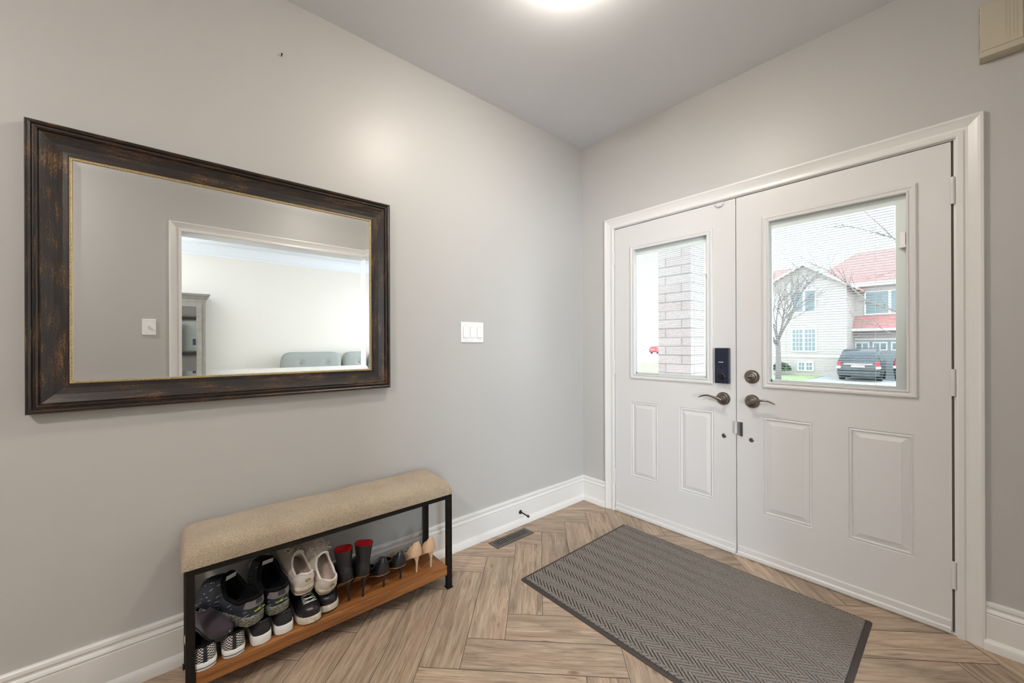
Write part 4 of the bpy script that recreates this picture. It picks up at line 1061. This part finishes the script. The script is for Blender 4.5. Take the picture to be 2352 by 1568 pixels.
q=MB(); brickbox(q,gx0-.02,gx1+.02,HY-.03,HY,.42,.52); part('stone_band',off(q,L0),M['winwhite'],hs)
# cars
def car(name,label,cx,yr,w,h,ln,mat,full=True):
    c=thing(name,label,'car',(cx,yr,GZ)); k=MB(); hw=w/2
    def sec(y,z0,zb,zr,hb,hr): return [(-hb*.96,y,z0),(-hb,y,z0+.25),(-hb,y,zb),(-hr,y,zr),(-hr*.85,y,zr+.06),(hr*.85,y,zr+.06),(hr,y,zr),(hb,y,zb),(hb,y,z0+.25),(hb*.96,y,z0)]
    hb=hw
    k.loft([sec(0,.35,.55,.72,hb*.94,hb*.90),sec(.06,.28,.95,1.05,hb*.98,hb*.93),sec(.22,.27,1.02,h*.80,hb,hb*.84),sec(.5,.27,1.02,h-.06,hb,hb*.76),sec(1.4,.27,1.0,h,hb,hb*.76),sec(2.5,.27,1.0,h-.04,hb,hb*.76),sec(3.4,.27,.98,1.08,hb,hb*.85),sec(ln-.3,.28,.85,.92,hb*.96,hb*.85),sec(ln,.35,.55,.7,hb*.8,hb*.7)])
    b=part('body',k,mat,c,smooth=True,auto=35)
    k=MB(); k.add([(-hb*.80,.13,1.06),(hb*.80,.13,1.06),(hb*.70,.44,h-.13),(-hb*.70,.44,h-.13)],[(0,1,2,3)]); part('rear_window',k,M['carglass'],c,solid=.03)
    for s in (-1,1):
        k=MB(); k.add([(s*hb*.985,.55,1.06),(s*hb*.985,3.0,1.04),(s*hb*.79,2.5,h-.14),(s*hb*.79,.7,h-.14)],[(0,1,2,3)]); part('side_window',k,M['carglass'],c,solid=.02)
        k=MB(); k.box(s*hb*.93-.12 if s>0 else s*hb*.93-.02,s*hb*.93+.02 if s>0 else s*hb*.93+.12,-.03,.2,.80,1.02); part('tail_light',k,M['tail'],c,bevel=.02)
        k=MB(); k.box(s*hb*.90-.09,s*hb*.90+.09,-.02,.15,.66,.79); part('reverse_light',k,M['plate'],c,bevel=.02)
        for y in (.95,ln-.95):
            k=MB(); k.lathe([(.2,-.11),(.33,-.11),(.35,-.08),(.35,.08),(.33,.11),(.2,.11)],(s*(hb-.12),y,.35),'x',24); part('wheel',k,M['tyre'],c,smooth=True,auto=40)
    k=MB(); k.box(-.26,.26,-.04,.1,.72,.83); part('number_plate',k,M['plate'],c)
    k=MB(); k.box(-.55,.55,-.035,.12,.87,.92); part('trim_bar',k,M['chrome'],c)
    k=MB(); k.box(-hb*.95,hb*.95,-.07,.2,.28,.55); part('bumper',k,M['carpaint'] if mat is not M['redcar'] else mat,c,bevel=.05)
    return c
car('parked_car','dark SUV parked tail-on in the driveway, seen through the right door window',-1.50,23.9,1.70,1.64,3.9,M['carpaint']).rotation_euler=(0,0,radians(2))
car('parked_car','second dark car right of the SUV, cut off by the window edge',.52,25.6,1.75,1.50,3.6,M['carpaint'])
car('parked_car','small red car far off beside the brick pillar, left door window',-40.8,74,1.8,1.62,4.3,M['redcar'])
# shrub
def blob(name,label,loc,r,sz,n,seed,mat):
    rnd=random.Random(seed); q=MB()
    for i in range(n):
        u=Vector((rnd.gauss(0,1),rnd.gauss(0,1),rnd.gauss(0,1))).normalized()*(r*rnd.random()**.4); u.z=abs(u.z)*sz
        a=Vector((rnd.gauss(0,1),rnd.gauss(0,1),rnd.gauss(0,1))).normalized()*.06; b=a.cross(Vector((rnd.gauss(0,1),rnd.gauss(0,1),1))).normalized()*.05
        q.add([u-a,u+b,u+a,u-b],[(0,1,2,3)])
    o=part(name,q,mat); o.location=loc; return tag(o,label,'shrub')
blob('evergreen_shrub','low dark green shrub under the neighbour house ground-floor window',(-5.45,26.3,GZ+.3),.55,.9,900,3,M['hedge'])
# bare trees
def tree(name,label,loc,h,seed,lean,levels,spread,trunk_h,r0,nb=5):
    rnd=random.Random(seed); t=thing(name,label,'tree',loc); tr=MB(); br=MB()
    tr.tube([(0,0,0),(.02,.01,trunk_h*.5),(0,0,trunk_h),(lean*.05,0,trunk_h*1.12)],[r0*1.15,r0,r0*.85,r0*.6],10)
    def grow(p,d,l,r,lv):
        pts=[p]; dd=d.copy(); n=5
        for i in range(n):
            dd=(dd+Vector((rnd.gauss(0,.09),rnd.gauss(0,.09),rnd.gauss(0,.05)+.03))).normalized(); pts.append(pts[-1]+dd*l/n)
        br.tube(pts,[r*(1-.75*i/n) for i in range(n+1)],5 if lv<2 else 4)
        if lv>=levels: return
        for i in range(nb if lv<2 else 4):
            f=rnd.uniform(.25,1); k=min(int(f*n),n-1); q0=pts[k]+(pts[k+1]-pts[k])*(f*n-k) if k+1<len(pts) else pts[k]
            ax=Vector((rnd.gauss(0,1),rnd.gauss(0,1),rnd.gauss(0,.4))).normalized()
            nd=(dd+ax*spread*rnd.uniform(.5,1.1)).normalized()
            grow(q0,nd,l*rnd.uniform(.42,.7),r*.42,lv+1)
    for i in range(8):
        a=2*pi*i/8+rnd.uniform(-.3,.3); el=rnd.uniform(.8,2.6)
        d=Vector((cos(a)+lean,sin(a),el)).normalized()
        grow(Vector((0,0,trunk_h*rnd.uniform(.8,1.08))),d,h*rnd.uniform(.5,.8),r0*.42,0)
    part('trunk',tr,M['bark'],t,smooth=True); part('branches',br,M['bark'],t,smooth=True); return t
tree('bare_tree','leafless tree on the lawn at the left of the right door window',(-3.95,20,GZ),4.1,5,0,3,.8,2.0,.115,6)
t2=thing('bare_tree','near leafless tree whose branches reach in from the right of the door window','tree',(2.55,8.6,GZ)); q=MB(); br=MB(); rnd=random.Random(4); o_=Vector(t2.location)
q.tube([(0,0,0),(.02,0,1.2),(0,0,2.2),(-.03,0,3.2),(0,0,4.4),(.05,0,5.6)],[.10,.085,.075,.06,.04,.015],10)
def bough(pts,r):
    P=[Vector(p)-o_ for p in pts]; br.tube(P,[r*(1-.8*i/(len(P)-1)) for i in range(len(P))],6)
    for i in range(1,len(P)):
        for j in range(4):
            a=P[i-1].lerp(P[i],rnd.random()); d=((P[i]-P[i-1]).normalized()+Vector((rnd.gauss(0,.5),rnd.gauss(0,.5),rnd.gauss(.15,.5)))).normalized(); l=rnd.uniform(.25,.6)
            m=a+d*l*.5+Vector((0,0,rnd.gauss(0,.03))); e=a+d*l; br.tube([a,m,e],[r*.3,r*.2,r*.06],4)
            for k in range(2):
                d2=(d+Vector((rnd.gauss(0,.5),rnd.gauss(0,.5),rnd.gauss(.1,.4)))).normalized(); br.tube([m,m+d2*l*.45],[r*.16,r*.05],4)
bough([(2.55,8.6,1.25),(1.8,8.3,1.55),(1.11,8,1.87),(.73,8,2.08),(.43,8,2.47),(.1,8,2.8),(-.15,8,2.95)],.028)
bough([(2.5,8.6,1.7),(1.7,8.3,2.7),(1.11,8,3.26),(.85,8,3.42),(.54,8,3.6),(.25,8,3.66)],.020)
bough([(1.5,8.2,2.9),(1.11,8,3.27),(.93,8,3.55),(.67,8,3.93),(.55,8,4.05)],.016)
bough([(2.55,8.6,1.0),(1.9,8.3,1.1),(1.2,8.0,1.35),(.8,8,1.62),(.45,8,1.7)],.014)
bough([(2.55,8.6,2.4),(1.7,8.8,3.1),(1.1,8.9,2.75),(.6,8.9,2.6)],.012)
for k in range(9):
    a=k*.7+1; z=rnd.uniform(2.5,4.6); d=Vector((abs(cos(a))*.9+.1,sin(a)*.9,.6)); s0=Vector((2.55,8.6,z)); bough([s0,s0+d*.6,s0+d*1.2+Vector((0,0,.2))],.022)
part('trunk',q,M['bark'],t2,smooth=True); part('branches',br,M['bark'],t2,smooth=True)

# ------------------------------------------------------------------ light
w=bpy.data.worlds.new('world'); SC.world=w; w.use_nodes=True; nt=w.node_tree; bg=nt.nodes['Background']
tc=nt.nodes.new('ShaderNodeTexCoord'); sx=nt.nodes.new('ShaderNodeSeparateXYZ'); nt.links.new(tc.outputs['Generated'],sx.inputs[0])
c=ramp(nt,sx.outputs[2],[(0,(.93,.96,.97)),(.25,(.90,.95,1.0)),(1,(.72,.83,1.0))])
nt.links.new(c,bg.inputs[0]); bg.inputs[1].default_value=2.2
sun=bpy.data.lights.new('sun','SUN'); sun.energy=.5; sun.angle=radians(25); sun.color=(1,.96,.9)
so=bpy.data.objects.new('sun',sun); COL.objects.link(so); so.rotation_euler=(radians(-48),radians(38),0)
def area(name,loc,rot,sx_,sy_,e,col):
    l=bpy.data.lights.new(name,'AREA'); l.shape='RECTANGLE'; l.size=sx_; l.size_y=sy_; l.energy=e; l.color=col
    o=bpy.data.objects.new(name,l); COL.objects.link(o); o.location=loc; o.rotation_euler=rot; return o
# daylight through the living room window
area('front_window_daylight',((WY0+WY1)/2,LY1+.02,(WZ0+WZ1)/2),(radians(-90),0,0),WY1-WY0-.1,WZ1-WZ0-.1,28,(.82,.91,1.0))
area('side_window_daylight',(FARX+.03,(FY0+FY1)/2,(FZ0+FZ1)/2),(0,radians(90),0),FZ1-FZ0-.1,FY1-FY0-.1,125,(.78,.89,1.0))
SC.view_settings.view_transform='Standard'; SC.view_settings.look='None'; SC.view_settings.exposure=1.04; SC.view_settings.gamma=1
SC.cycles.use_denoising=True; SC.cycles.max_bounces=10; SC.cycles.diffuse_bounces=6; SC.cycles.transparent_max_bounces=24; SC.cycles.glossy_bounces=6
SC.cycles.sample_clamp_indirect=6; SC.cycles.blur_glossy=.3
